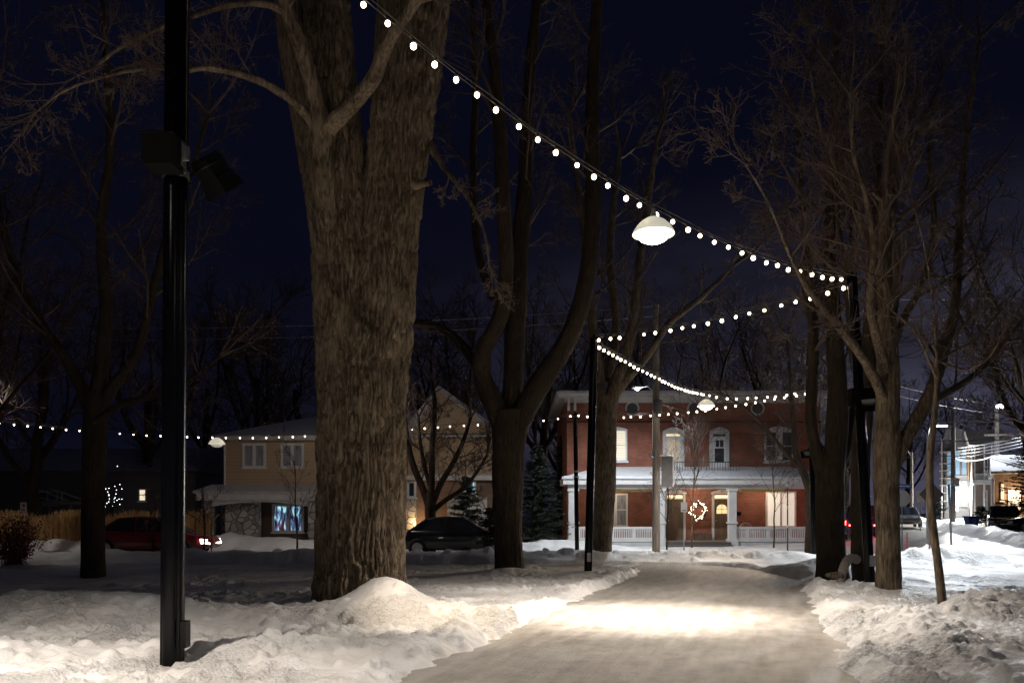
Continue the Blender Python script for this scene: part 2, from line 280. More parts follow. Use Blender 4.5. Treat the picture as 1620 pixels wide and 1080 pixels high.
# ------------------------------------------------------------------ mesh builder
def wloc(o):
    v = Vector((0, 0, 0))
    while o is not None: v = v+o.location; o = o.parent
    return v
class MB:
    def __init__(s): s.v = []; s.f = []; s.n = 0; s.sm = []
    def add(s, vs, fs, smooth=False):
        s.v.extend([tuple(v) for v in vs]); n = s.n; s.f.extend([tuple(i+n for i in f) for f in fs]); s.sm.extend([smooth]*len(fs)); s.n += len(vs)
    def box(s, x0, x1, y0, y1, z0, z1, bev=0):
        s.hexa([(x0,y0),(x1,y0),(x1,y1),(x0,y1)], z0, z1)
    def hexa(s, q, z0, z1): s.prism(q, z0, z1)
    def prism(s, poly, z0, z1):      # polygon in xy, extruded along z
        n = len(poly); vs = [(x, y, z0) for x, y in poly]+[(x, y, z1) for x, y in poly]
        s.add(vs, [tuple(reversed(range(n))), tuple(range(n, 2*n))]+[(i, (i+1) % n, n+(i+1) % n, n+i) for i in range(n)])
    def prismy(s, poly, y0, y1):     # polygon in xz, extruded along y
        n = len(poly); vs = [(x, y0, z) for x, z in poly]+[(x, y1, z) for x, z in poly]
        s.add(vs, [tuple(range(n)), tuple(reversed(range(n, 2*n)))]+[((i+1) % n, i, n+i, n+(i+1) % n) for i in range(n)])
    def prismx(s, poly, x0, x1):
        n = len(poly); vs = [(x0, y, z) for y, z in poly]+[(x1, y, z) for y, z in poly]
        s.add(vs, [tuple(reversed(range(n))), tuple(range(n, 2*n))]+[(i, (i+1) % n, n+(i+1) % n, n+i) for i in range(n)])
    def tube(s, pts, rs, k=8, cap=True, prof=None, smooth=True):
        pts = [Vector(p) for p in pts]; n = len(pts)
        if not hasattr(rs, '__len__'): rs = [rs]*n
        d = (pts[1]-pts[0]).normalized(); a = d.cross(Vector((0, 1, .13))); 
        if a.length < .05: a = d.cross(Vector((1, 0, 0)))
        a.normalize(); vs = []
        for i, p in enumerate(pts):
            dd = pts[min(i+1, n-1)]-pts[max(i-1, 0)]
            if dd.length < 1e-9: dd = d
            dd.normalize(); a = a-dd*a.dot(dd); a.normalize(); b = dd.cross(a)
            for j in range(k):
                th = 2*math.pi*j/k; q = rs[i]*(prof[j] if prof else 1); c1 = math.cos(th)*q; s1 = math.sin(th)*q
                vs.append((p.x+a.x*c1+b.x*s1, p.y+a.y*c1+b.y*s1, p.z+a.z*c1+b.z*s1))
        fs = [(i*k+j, i*k+(j+1) % k, (i+1)*k+(j+1) % k, (i+1)*k+j) for i in range(n-1) for j in range(k)]
        s.add(vs, fs, smooth)
        if cap: s.add(vs[:k], [tuple(reversed(range(k)))]); s.add(vs[-k:], [tuple(range(k))])
    def lathe(s, c, prof, k=24, smooth=True):   # prof: (r, z) up the axis
        vs = [(c[0]+r*math.cos(2*math.pi*j/k), c[1]+r*math.sin(2*math.pi*j/k), c[2]+z) for r, z in prof for j in range(k)]
        s.add(vs, [(i*k+j, i*k+(j+1) % k, (i+1)*k+(j+1) % k, (i+1)*k+j) for i in range(len(prof)-1) for j in range(k)], smooth)
    def disc(s, c, n, r, t=.01, k=20):
        n = Vector(n).normalized(); c = Vector(c); s.tube([c-n*t/2, c+n*t/2], r, k, smooth=False)
    def build(s, name, m, parent=None, world=True):
        me = bpy.data.meshes.new(name); v = s.v
        if parent is not None and world:
            o = wloc(parent); v = [(a-o.x, b-o.y, c-o.z) for a, b, c in v]
        me.from_pydata(v, [], s.f); me.polygons.foreach_set('use_smooth', s.sm)
        me.materials.append(m); me.update()
        ob = bpy.data.objects.new(name, me); C.objects.link(ob)
        if parent is not None: ob.parent = parent
        return ob
def tag(o, label=None, cat=None, group=None, kind=None):
    if label: o['label'] = label
    if cat: o['category'] = cat
    if group: o['group'] = group
    if kind: o['kind'] = kind
    return o
def thing(name, loc, label, cat, group=None, rz=0):
    o = bpy.data.objects.new(name, None); C.objects.link(o); o.location = loc; o.rotation_euler = (0, 0, rz); o.empty_display_size = .2
    return tag(o, label, cat, group)
def copytree(root, loc, label, rz=0, sc=1, group=None):
    r = root.copy(); C.objects.link(r); r.location = loc; r.rotation_euler = (0, 0, rz); r.scale = (sc,)*3
    if label: r['label'] = label
    if group: r['group'] = group
    for ch in list(root.children):
        c = ch.copy(); C.objects.link(c); c.parent = r
        for g in list(ch.children): d = g.copy(); C.objects.link(d); d.parent = c
    return r
def npmesh(name, V, Fq, m, parent=None, smooth=True):
    me = bpy.data.meshes.new(name); V = np.asarray(V, float)
    if parent is not None: o = wloc(parent); V = V-np.array([o.x, o.y, o.z])
    Fq = np.asarray(Fq, np.int32)
    me.vertices.add(len(V)); me.vertices.foreach_set('co', V.ravel())
    me.loops.add(Fq.size); me.loops.foreach_set('vertex_index', Fq.ravel())
    me.polygons.add(len(Fq)); me.polygons.foreach_set('loop_start', np.arange(len(Fq), dtype=np.int32)*Fq.shape[1])
    me.polygons.foreach_set('loop_total', np.full(len(Fq), Fq.shape[1], np.int32)); me.polygons.foreach_set('use_smooth', np.full(len(Fq), smooth))
    me.materials.append(m); me.update(calc_edges=True); me.validate()
    ob = bpy.data.objects.new(name, me); C.objects.link(ob)
    if parent is not None: ob.parent = parent
    return ob
def gridfaces(nu, nv):
    i, j = np.meshgrid(np.arange(nu-1), np.arange(nv-1), indexing='ij'); a = i*nv+j
    return np.stack([a, a+nv, a+nv+1, a+1], -1).reshape(-1, 4)
def spot(loc, target, power, col, ang=90, blend=1, parent=None, size=.08, name='light'):
    l = bpy.data.lights.new(name, 'SPOT'); l.energy = power; l.color = col; l.spot_size = R(ang); l.spot_blend = blend; l.shadow_soft_size = size
    o = bpy.data.objects.new(name, l); C.objects.link(o); loc = Vector(loc)
    o.rotation_euler = (Vector(target)-loc).to_track_quat('-Z', 'Y').to_euler()
    if parent is not None: o.parent = parent; loc = loc-wloc(parent)
    o.location = loc; return o
def point(loc, power, col, parent=None, size=.06):
    l = bpy.data.lights.new('light', 'POINT'); l.energy = power; l.color = col; l.shadow_soft_size = size
    o = bpy.data.objects.new('light', l); C.objects.link(o); loc = Vector(loc)
    if parent is not None: o.parent = parent; loc = loc-wloc(parent)
    o.location = loc; return o

# ------------------------------------------------------------------ ground, path, streets
def axis(parts):
    a = []
    for lo, hi, st in parts: a.append(np.arange(lo, hi, st))
    return np.concatenate(a)
xs = axis([(-400, -60, 30), (-60, -24, 2), (-24, -8, .3), (-8, 8, .036), (8, 11, .07), (11, 20, .16), (20, 60, .8), (60, 421, 30)])
ys = axis([(-60, -6, 3), (-6, 6, .4), (6, 7, .1), (7, 12.5, .032), (12.5, 17, .06), (17, 28, .12), (28, 40, .25), (40, 90, 1.2), (90, 700, 30)])
X, Y_ = np.meshgrid(xs, ys, indexing='ij'); LZ = np.zeros_like(X)
for (lx, ly, lr, lh) in LUMPS:       # clods thrown up by the plough
    i0, i1 = np.searchsorted(xs, (lx-lr, lx+lr)); j0, j1 = np.searchsorted(ys, (ly-lr, ly+lr))
    if i1 > i0 and j1 > j0:
        xx, yy = X[i0:i1, j0:j1], Y_[i0:i1, j0:j1]; wob = .75+.5*noise(xx*9, yy*9, lr*50)
        q = 1-((xx-lx)**2+(yy-ly)**2)/(lr*wob)**2; LZ[i0:i1, j0:j1] = np.maximum(LZ[i0:i1, j0:j1], lh*np.clip(q, 0, 1)**.4)
Z = ground(X, Y_, LZ)
V = np.stack([X, Y_, Z], -1).reshape(-1, 3)
g = npmesh('ground', V, gridfaces(len(xs), len(ys)), SNOW); tag(g, kind='structure')
def strip(name, pts, ws, m, zoff, step=.12, nw=40, zf=None):
    P_ = np.array(pts, float); seg = np.hypot(*np.diff(P_, axis=0).T); s = np.concatenate([[0], np.cumsum(seg)])
    t = np.arange(0, s[-1], step); x = np.interp(t, s, P_[:, 0]); y = np.interp(t, s, P_[:, 1]); w = np.interp(t, s, np.array(ws))
    kx = np.ones(15)/15
    xp = np.convolve(np.pad(x, 7, mode='edge'), kx, 'valid'); yp = np.convolve(np.pad(y, 7, mode='edge'), kx, 'valid')
    dx, dy = np.gradient(xp), np.gradient(yp); L = np.hypot(dx, dy)+1e-9; nx, ny = -dy/L, dx/L
    q = np.linspace(-1, 1, nw); X = xp[:, None]+nx[:, None]*w[:, None]*q; Y = yp[:, None]+ny[:, None]*w[:, None]*q
    Z = zoff+.014*(fbm(X*.9, Y*.9, 0, 4, 77)-.5)+(zf(X, Y) if zf else 0)
    o = npmesh(name, np.stack([X, Y, Z], -1).reshape(-1, 3), gridfaces(len(t), nw)[:, ::-1], m); return tag(o, kind='structure')
strip('path', PATH, [w+.22 for w in PW], ICE, 0.0)
strip('street', [(-90, 31), (15.2, 31)], [3.35, 3.35], STREET, 0.004, step=.5, nw=24)
strip('road', [(RL(y)+RWID/2, y) for y in (24, 45, 90, 140)], [RWID/2+.3]*4, ROAD, 0.012, step=.5, nw=24, zf=rise)

# ------------------------------------------------------------------ trees
def catmull(pts, rs, step):
    pts = np.array(pts, float); rs = np.array(rs, float); n = len(pts); out = []; ro = []
    for i in range(n-1):
        p0, p1, p2, p3 = pts[max(i-1, 0)], pts[i], pts[i+1], pts[min(i+2, n-1)]
        k = max(2, int(np.linalg.norm(p2-p1)/step))
        for t in np.arange(k)/k:
            out.append(.5*((2*p1)+(-p0+p2)*t+(2*p0-5*p1+4*p2-p3)*t*t+(-p0+3*p1-3*p2+p3)*t**3)); u = t*t*(3-2*t); ro.append(rs[i]*(1-u)+rs[i+1]*u)
    out.append(pts[-1]); ro.append(rs[-1]); return np.array(out), np.array(ro)
def barktube(pts, rs, k, step, amp, seed, cell=.068, knots=True):
    p, r = catmull(pts, rs, step); n = len(p); d = np.gradient(p, axis=0); d /= np.linalg.norm(d, axis=1)[:, None]
    a = np.cross(d[0], [0, 1, .1]); a /= np.linalg.norm(a); A = np.zeros_like(p)
    for i in range(n): a = a-d[i]*a.dot(d[i]); a = a/np.linalg.norm(a); A[i] = a
    B = np.cross(d, A); th = np.linspace(0, 2*np.pi, k, endpoint=False)
    s = np.concatenate([[0], np.cumsum(np.linalg.norm(np.diff(p, axis=0), axis=1))])[:, None]
    cx, cy = np.cos(th)[None], np.sin(th)[None]; rr_ = r[:, None]
    big = fbm(cx*1.3+seed, cy*1.3, s*.7, 3, seed)-.5
    wx = (fbm(cx*rr_/.25+seed, cy*rr_/.25, s/.5, 2, seed+5)-.5)*1.6
    rid = np.minimum(1, 3.2*np.abs(fbm(cx*rr_/cell+wx*1.2, cy*rr_/cell+wx, s/.42+seed, 2, seed+1)*2-1))
    rid2 = np.minimum(1, 2.5*np.abs(noise(cx*rr_/(cell*.45)+wx, cy*rr_/(cell*.45)+wx*2, s/.16, seed+9)*2-1))
    disp = rr_*.2*big+amp*rid+amp*.45*rid2-amp*1.2
    if knots: disp = disp+rr_*.05*(fbm(cx*2.2, cy*2.2, s*1.8, 3, seed+33)-.5)
    rad = rr_+disp
    V = p[:, None, :]+A[:, None, :]*(cx*rad)[..., None]+B[:, None, :]*(cy*rad)[..., None]
    V = V.reshape(-1, 3); i, j = np.meshgrid(np.arange(n-1), np.arange(k), indexing='ij')
    Fq = np.stack([i*k+j, i*k+(j+1) % k, (i+1)*k+(j+1) % k, (i+1)*k+j], -1).reshape(-1, 4)
    return V, Fq
def joinVF(l):
    Vs, Fs, n = [], [], 0
    for v, f in l: Vs.append(v); Fs.append(f+n); n += len(v)
    return np.concatenate(Vs), np.concatenate(Fs)
def polytube(mb, pts, rs, k):
    mb.tube(pts, rs, k, cap=False)
def grow(mb, rng, p, d, L, r, lvl, tw, up=.12, wig=.28, tip=.004, kids=(7, 6, 4, 0)):
    p = Vector(p); d = Vector(d).normalized(); n = max(3, min(9, int(L/.28))) if lvl < 3 else 4; st = L/n
    pts = [p.copy()]; rs = [r]; end = max(tip, r*.30); dirs = [d.copy()]
    for i in range(n):
        j = Vector((rng.gauss(0, 1), rng.gauss(0, 1), rng.gauss(0, 1)))*wig
        d = (d+j*(.30+.10*lvl)+Vector((0, 0, up*(1 if i > n*.3 else .3)))).normalized()
        p = p+d*st; pts.append(p.copy()); rs.append(r+(end-r)*(i+1)/n); dirs.append(d.copy())
    polytube(mb, pts, rs, 6 if r > .03 else (4 if r > .012 else 3))
    if lvl >= tw: return
    m = kids[min(lvl, 3)]; m = max(1, int(m*rng.uniform(.75, 1.3)))
    for q in range(m):
        f = rng.uniform(.18, 1) if lvl else rng.uniform(.22, 1); i = f*n; a = min(int(i), n-1); pp = pts[a].lerp(pts[a+1], i-a)
        dd = dirs[a]; ax = Vector((rng.gauss(0, 1), rng.gauss(0, 1), rng.gauss(0, 1))).cross(dd)
        if ax.length < .1: continue
        ax.normalize(); an = R(rng.uniform(28, 62)); nd = dd*math.cos(an)+ax*math.sin(an)
        grow(mb, rng, pp, nd, L*rng.uniform(.38, .7)*(1.15-.45*f), max(tip, (rs[a])*rng.uniform(.4, .62)), lvl+1, tw, up, wig, tip, kids)
def limbs_to_tree(name, label, cat, loc, limbs, bark, seed, k=20, step=.2, amp=.012, group=None, twlvl=3, tip=.004, spawn=9, Lf=2.2, kids=(5, 5, 3, 0), up=.12, big=()):
    """limbs: list of (points, radii, start fraction of side branches, number of side branches)"""
    t = thing(name, loc, label, cat, group); rng = random.Random(seed); parts = []; mb = MB()
    for li, L in enumerate(limbs):
        pts, rs = L[0], L[1]; f0 = L[2] if len(L) > 2 else .3; nb = L[3] if len(L) > 3 else spawn; lf = L[4] if len(L) > 4 else Lf
        kk = k if max(rs) > .12 else (12 if max(rs) > .05 else 8)
        if li in big: V, Fq = barktube(pts, rs, big[li][0], big[li][1], big[li][2], seed+li)
        else: V, Fq = barktube(pts, rs, kk, step, min(amp, max(rs)*.12), seed+li)
        parts.append((V, Fq))
        cp, cr_ = catmull(pts, rs, .25); n = len(cp)
        for q in range(nb):
            f = f0+(1-f0)*(q+rng.random())/max(nb, 1); i = min(int(f*(n-1)), n-2); d = Vector(cp[i+1]-cp[i]).normalized()
            ax = Vector((rng.gauss(0, 1), rng.gauss(0, 1), rng.gauss(0, .6))).cross(d); ax.normalize(); an = R(rng.uniform(30, 65))
            nd = d*math.cos(an)+ax*math.sin(an)
            grow(mb, rng, Vector(cp[i]), nd, lf*rng.uniform(.6, 1.25)*(1.2-.5*f), max(tip*1.5, min(cr_[i]*.5, .05*lf/1.8*rng.uniform(.5, 1))), 0, twlvl, up, .2, tip, kids)
        # the tip of every limb breaks up into branches too
        d = Vector(cp[-1]-cp[-2]).normalized()
        if cr_[-1] < .2 and nb:
            for q in range(3): grow(mb, rng, Vector(cp[-1]), d+Vector((rng.gauss(0, .35), rng.gauss(0, .35), rng.gauss(0, .2))), lf*rng.uniform(.8, 1.3), cr_[-1]*.8, 0, twlvl, up, .2, tip, kids)
    V, Fq = joinVF(parts); npmesh('trunk', V, Fq, bark, t)
    mb.build('crown', TWIG, t); return t
def W_(lst, Y, zoom=1):
    """(px, py, radius px[, dY]) -> world points and radii at distance Y"""
    pts, rs = [], []
    for e in lst:
        y = Y+(e[3] if len(e) > 3 else 0); pts.append(tuple(P(e[0], e[1], y))); rs.append(e[2]/F*y)
    return pts, rs
def base(px, Y, sink=.12): x = (px-HX)/F*Y; return Vector((x, Y, gz(x, Y)-sink))

# the big twin-stemmed tree by the path
T = 14.0
L = [
 (*W_([(570, 985, 80), (569, 945, 73), (570, 880, 68), (572, 780, 67), (572, 700, 67), (573, 620, 66), (575, 550, 60), (577, 490, 48), (578, 430, 30)], T), .9, 0),
 (*W_([(560, 680, 50), (555, 600, 53), (551, 520, 54), (546, 430, 53), (540, 340, 51), (533, 260, 48, -.05), (526, 180, 44), (520, 100, 40), (516, 0, 36, .1), (508, -120, 33, .3), (495, -300, 28, .6), (480, -480, 18, 1.)], T), .55, 10),
 (*W_([(588, 680, 50), (594, 600, 52), (600, 520, 52), (608, 430, 51), (616, 340, 49), (626, 270, 47), (636, 190, 48), (646, 100, 52), (657, 0, 55, .1), (670, -100, 48, .2), (700, -260, 38, .3), (730, -450, 24, .5)], T), .6, 10),
 (*W_([(535, 480, 20, .45), (520, 350, 30, .35), (490, 200, 27, .28), (468, 90, 24, .3), (455, 0, 22, .4), (430, -150, 20, .6), (400, -330, 12, 1)], T), .5, 8),
 (*W_([(532, 440, 16, -.1), (522, 370, 22, -.30), (512, 300, 21, -.52), (508, 245, 20, -.62), (509, 205, 19, -.72), (500, 165, 15, -.8), (487, 110, 13, -.95), (470, 60, 12, -1.1), (452, 18, 11, -1.2), (436, -40, 9, -1.4), (400, -120, 6, -1.8)], T), .8, 5, 1.2),
 (*W_([(508, 250, 14, -.50), (512, 213, 15, -.68), (530, 192, 14, -.85), (562, 160, 12.5, -1.1), (590, 125, 12, -1.3), (606, 85, 11.5, -1.4), (625, 45, 11, -1.5), (655, 5, 9, -1.6), (690, -60, 6, -1.8)], T), .85, 4, 1.2),
 (*W_([(500, 205, 8, -.75), (482, 180, 7, -.9), (455, 155, 6.5, -1.2), (420, 133, 6, -1.5), (380, 118, 5.5, -1.9), (330, 108, 5, -2.3), (290, 112, 4.2, -2.6), (240, 108, 3.6, -2.9), (180, 118, 3, -3.2), (110, 140, 2.4, -3.5), (60, 175, 1.6, -3.7)], T), .35, 10, .8),
 (*W_([(455, 22, 7, -1.2), (425, 8, 6, -1.4), (385, 6, 5.2, -1.7), (340, 14, 4.6, -2), (300, 28, 4, -2.4), (240, 50, 3.5, -2.8), (190, 75, 3, -3), (150, 105, 2.4, -3.2), (105, 130, 1.6, -3.5)], T), .3, 10, .8),
 (*W_([(680, 230, 8, -.1), (700, 262, 4.5, -.5), (722, 290, 3.6, -.9), (745, 322, 3, -1.2), (765, 365, 2, -1.5), (775, 420, 1.2, -1.6)], T), .3, 7, .5),
 (*W_([(655, 292, 9, -.5), (676, 290, 5, -.65), (681, 289, 4.5, -.7)], T), .9, 0),
]
b0 = base(568, T)
bt = limbs_to_tree('bare_tree', 'huge furrowed grey brown trunk splitting into two stems, beside the tall black post', 'tree', b0, L, BARK, 3, k=64, step=.06, amp=.012,
    big={0: (380, .02, .085), 1: (260, .026, .065), 2: (260, .026, .065), 3: (130, .04, .03)}, tip=.004)

def tree_px(px, py_base, Y, limbs, label, seed, bark=BARKD, **kw):
    return limbs_to_tree('bare_tree', label, 'tree', base(px, Y), [tuple(W_(l[0], Y))+tuple(l[1:]) for l in limbs], bark, seed, **kw)
# middle tree with two big limbs, left of the path
tree_px(805, 908, 21, [
 ([(806, 935, 30), (806, 905, 25), (804, 860, 23), (803, 800, 23), (804, 730, 25), (806, 680, 28), (806, 650, 26)], 1, 0),
 ([(812, 690, 20), (822, 665, 19), (845, 622, 17.5), (872, 580, 16.5), (902, 530, 15.5), (922, 470, 14.5), (934, 400, 14, .2), (938, 320, 13, .4), (936, 200, 12, .6), (940, 90, 10, .8), (948, -60, 7, 1), (960, -220, 4, 1.2)], .35, 12),
 ([(800, 690, 20), (790, 660, 17.5), (772, 620, 15.5), (762, 590, 14.5), (764, 555, 14, -.2), (783, 520, 12.5, -.4), (796, 480, 12, -.6), (800, 420, 12, -.8), (796, 330, 11.5, -1), (792, 220, 11, -1), (780, 90, 9, -1), (762, -60, 7, -1), (750, -220, 4, -1)], .5, 10),
 ([(806, 670, 18, .2), (812, 600, 17, .5), (816, 500, 17, .8), (822, 400, 15, 1), (832, 280, 12, 1.2), (836, 150, 10, 1.5), (850, 0, 8, 1.8), (870, -150, 5, 2)], .3, 12),
 ([(764, 595, 10, -.1), (742, 560, 8.5, .4), (712, 528, 7, .9), (680, 512, 5.5, 1.2), (640, 505, 4.5, 1.8), (600, 470, 3, 2.4)], .3, 8, 1.4),
 ([(780, 470, 8, 1), (757, 400, 7, 1.4), (748, 280, 6.5, 1.8), (752, 130, 5.5, 2.2), (745, -40, 4, 2.5)], .2, 8),
], 'dark bare tree opening into a wide V of limbs, right of the huge tree', 11, amp=.02, big={0: (90, .05, .022), 1: (60, .07, .015), 2: (60, .07, .015)}, tip=.006)
# tree in front of the brick house
tree_px(950, 885, 27.6, [
 ([(948, 905, 24), (948, 885, 20), (952, 830, 18), (957, 770, 18), (957, 710, 19), (958, 660, 19), (962, 628, 17)], 1, 0),
 ([(956, 665, 13), (948, 630, 12), (946, 590, 10), (938, 520, 8), (930, 420, 7), (915, 300, 5), (900, 180, 3)], .2, 10),
 ([(964, 640, 13), (975, 605, 11), (988, 570, 9), (1000, 520, 8), (1010, 430, 6.5), (1025, 320, 5), (1040, 220, 3)], .2, 10),
 ([(966, 630, 10), (990, 600, 8), (1022, 565, 6.5), (1060, 510, 5.5), (1110, 470, 4.5), (1160, 420, 3)], .2, 10, 1.6),
 ([(960, 600, 8, 1), (975, 520, 7, 1.5), (965, 400, 6, 2), (980, 250, 4, 2.5)], .2, 8),
], 'bare tree with pale brown trunk standing before the left half of the brick house', 17, bark=BARK, amp=.015, tip=.007)
# far left dark tree
tree_px(147, 918, 19, [
 ([(147, 950, 25), (147, 915, 19), (147, 860, 17.5), (148, 780, 17), (150, 700, 18), (152, 650, 19), (150, 620, 17)], 1, 0),
 ([(146, 655, 12), (128, 610, 10), (100, 560, 8), (70, 520, 7), (30, 440, 6), (0, 340, 5), (-20, 200, 3)], .2, 12),
 ([(152, 640, 13), (160, 580, 12), (168, 480, 10), (160, 360, 8), (175, 220, 6.5), (165, 60, 5), (160, -100, 3)], .2, 14),
 ([(156, 650, 11), (180, 610, 9), (215, 560, 8), (240, 470, 7), (262, 380, 5.5), (300, 280, 4), (330, 180, 2.5)], .2, 12),
 ([(152, 670, 8, -.3), (190, 640, 6, -.6), (235, 628, 5, -1), (300, 600, 4, -1.3), (350, 560, 3, -1.6)], .2, 8, 1.2),
], 'black silhouetted tree with squat straight trunk, farthest left of the trunks', 23, amp=.015, tip=.006)
# small many-stemmed tree between the big trunk and the V tree
tree_px(680, 878, 30.5, [
 ([(680, 900, 13), (680, 876, 9.5), (681, 830, 8.5), (681, 800, 9), (680, 780, 8)], 1, 0),
 ([(679, 800, 6.5), (670, 775, 6), (655, 740, 5.2), (645, 700, 4.6), (640, 660, 3.6), (630, 610, 2.2)], .2, 9, 1.3),
 ([(681, 795, 6), (683, 750, 5.4), (684, 700, 4.8), (688, 650, 4), (684, 600, 2.5)], .2, 10, 1.3),
 ([(683, 800, 5.5), (697, 765, 5), (715, 735, 4.4), (732, 700, 3.6), (745, 660, 2.5)], .2, 9, 1.3),
 ([(684, 808, 4.5), (706, 790, 4), (730, 775, 3.4), (752, 750, 2.8), (770, 720, 2)], .2, 8, 1.3),
 ([(681, 770, 4), (672, 740, 3.5), (665, 700, 3), (662, 660, 2)], .2, 7, 1.2),
], 'low dark tree with five spreading stems between the two biggest trunks', 29, amp=.01, tip=.007)
# right group
tree_px(1405, 930, 15, [
 ([(1408, 965, 26), (1406, 930, 20), (1405, 880, 18.5), (1403, 800, 18.5), (1402, 740, 20), (1404, 700, 20), (1404, 650, 17.5), (1405, 590, 17), (1404, 540, 15), (1402, 480, 12), (1400, 420, 10), (1400, 350, 9.5), (1401, 300, 8.5)], .75, 6),
 ([(1410, 735, 15), (1422, 712, 13), (1440, 680, 11.5), (1458, 650, 11), (1476, 610, 10), (1492, 560, 9, .5), (1508, 500, 8, 1), (1515, 430, 7, 1.5), (1520, 330, 6, 2), (1530, 200, 4.5, 2.4), (1550, 60, 3, 2.6)], .3, 14, 1.8),
 ([(1400, 640, 10), (1385, 600, 8, -.3), (1352, 548, 7, -.6), (1318, 505, 6, -1), (1285, 468, 5, -1.4), (1262, 430, 3.6, -1.8), (1240, 380, 2.6, -2.1), (1215, 320, 2, -2.4), (1180, 260, 1.4, -2.7)], .3, 10, 1),
 ([(1404, 600, 9), (1388, 540, 7.5, -.5), (1376, 480, 6.5, -.9), (1382, 400, 5.5, -1.2), (1372, 320, 4.5, -1.4), (1350, 240, 3.5, -1.6), (1345, 150, 2.4, -1.8)], .2, 12, 1.4),
 ([(1406, 520, 8, .2), (1420, 440, 7, .4), (1412, 340, 6, .6), (1418, 250, 5, .8), (1417, 178, 4.6, 1)], .3, 6, 1.2),
 ([(1408, 560, 8), (1432, 500, 6.5, .5), (1462, 440, 5.5, 1), (1478, 350, 4.5, 1.5), (1470, 240, 3.4, 2), (1490, 120, 2.2, 2.2)], .2, 12, 1.4),
 ([(1403, 480, 6), (1370, 380, 5, .5), (1340, 300, 4, .9), (1300, 210, 3, 1.3), (1280, 100, 2, 1.6)], .2, 11, 1.3),
 ([(1460, 645, 7), (1500, 620, 6, .6), (1545, 590, 5, 1.2), (1590, 540, 4, 1.8), (1640, 480, 3, 2.4)], .2, 10, 1.3),
], 'thickest brown tree of the right hand group, with broken stubs and a limb slanting right', 31, bark=BARK, amp=.015, big={0: (80, .05, .016)}, tip=.0045)
tree_px(1317, 903, 18.5, [
 ([(1318, 935, 31), (1316, 903, 24), (1314, 860, 22), (1314, 800, 22), (1314, 755, 21), (1318, 720, 18)], 1, 0),
 ([(1308, 770, 14), (1296, 730, 11.5), (1286, 690, 9.5), (1282, 640, 8.5), (1286, 560, 7.5), (1280, 450, 6), (1270, 330, 4.5), (1262, 200, 3)], .3, 10),
 ([(1318, 740, 17), (1324, 680, 17), (1324, 600, 15), (1318, 500, 12.5), (1312, 380, 9), (1318, 240, 6), (1325, 100, 4)], .3, 12),
 ([(1322, 740, 11), (1340, 705, 9, .3), (1350, 660, 8, .6), (1358, 580, 6.5, .9), (1352, 460, 5, 1.2), (1345, 330, 3, 1.4)], .3, 9),
], 'dark three stemmed tree with bulging base behind the ribbed drain pipe', 37, amp=.015, tip=.006)
tree_px(1366, 915, 17.2, [
 ([(1368, 945, 24), (1366, 912, 18), (1362, 850, 15), (1361, 780, 14), (1363, 700, 14), (1370, 620, 13), (1376, 520, 11), (1384, 380, 8), (1390, 220, 5), (1396, 60, 3)], .5, 12),
 ([(1366, 640, 8), (1350, 560, 7), (1340, 460, 5.5), (1325, 340, 4), (1322, 200, 2.5)], .3, 9),
], 'slender dark trunk rising close behind the leaning post on the right', 41, amp=.012, tip=.006)
tree_px(1280, 878, 31.5, [
 ([(1284, 900, 15), (1284, 878, 11), (1284, 830, 9.5), (1284, 780, 10), (1283, 760, 9)], 1, 0),
 ([(1282, 775, 7), (1270, 745, 6), (1258, 715, 5), (1256, 680, 4), (1252, 620, 3), (1245, 540, 2)], .2, 9, 1.5),
 ([(1284, 765, 7), (1290, 710, 6), (1288, 640, 5), (1292, 560, 4), (1290, 460, 2.5)], .2, 9, 1.5),
 ([(1276, 750, 4), (1248, 722, 3.4), (1222, 690, 2.8), (1190, 655, 2.2), (1155, 630, 1.6)], .2, 8, 1.1),
], 'low branching tree in front of the right end of the brick house', 43, amp=.012, tip=.007)
# leaning young tree on the right bank
tree_px(1491, 945, 12, [
 ([(1493, 975, 8), (1490, 945, 7), (1483, 885, 6.2), (1475, 830, 6.2), (1471, 770, 5.8), (1472, 720, 5.4), (1478, 660, 4.6), (1482, 610, 4), (1482, 572, 3.6)], .95, 1, .8),
 ([(1482, 580, 2.6), (1480, 520, 2.2, -.2), (1473, 450, 1.8, -.4), (1460, 380, 1.3, -.6), (1440, 300, 1, -.8)], .2, 8, .8),
 ([(1482, 600, 2.6), (1465, 560, 2.1, -.3), (1445, 520, 1.6, -.5), (1410, 490, 1.2, -.8), (1370, 440, 1, -1)], .2, 7, .7),
 ([(1482, 572, 2.8), (1510, 555, 2.2, .2), (1545, 535, 1.8, .5), (1580, 495, 1.5, .8), (1620, 450, 1, 1)], .2, 8, .8),
 ([(1484, 575, 2.4), (1502, 545, 2, .1), (1528, 510, 1.8, .2), (1560, 460, 1.4, .3), (1600, 400, 1, .5)], .2, 7, .8),
 ([(1483, 570, 2.4), (1520, 584, 2, -.1), (1540, 582, 1.8, -.3), (1568, 562, 1.4, -.5), (1580, 540, 1, -.6)], .2, 6, .5),
], 'thin young tree leaning left on the right hand snow bank', 47, bark=BARK, amp=.004, tip=.003, twlvl=2)

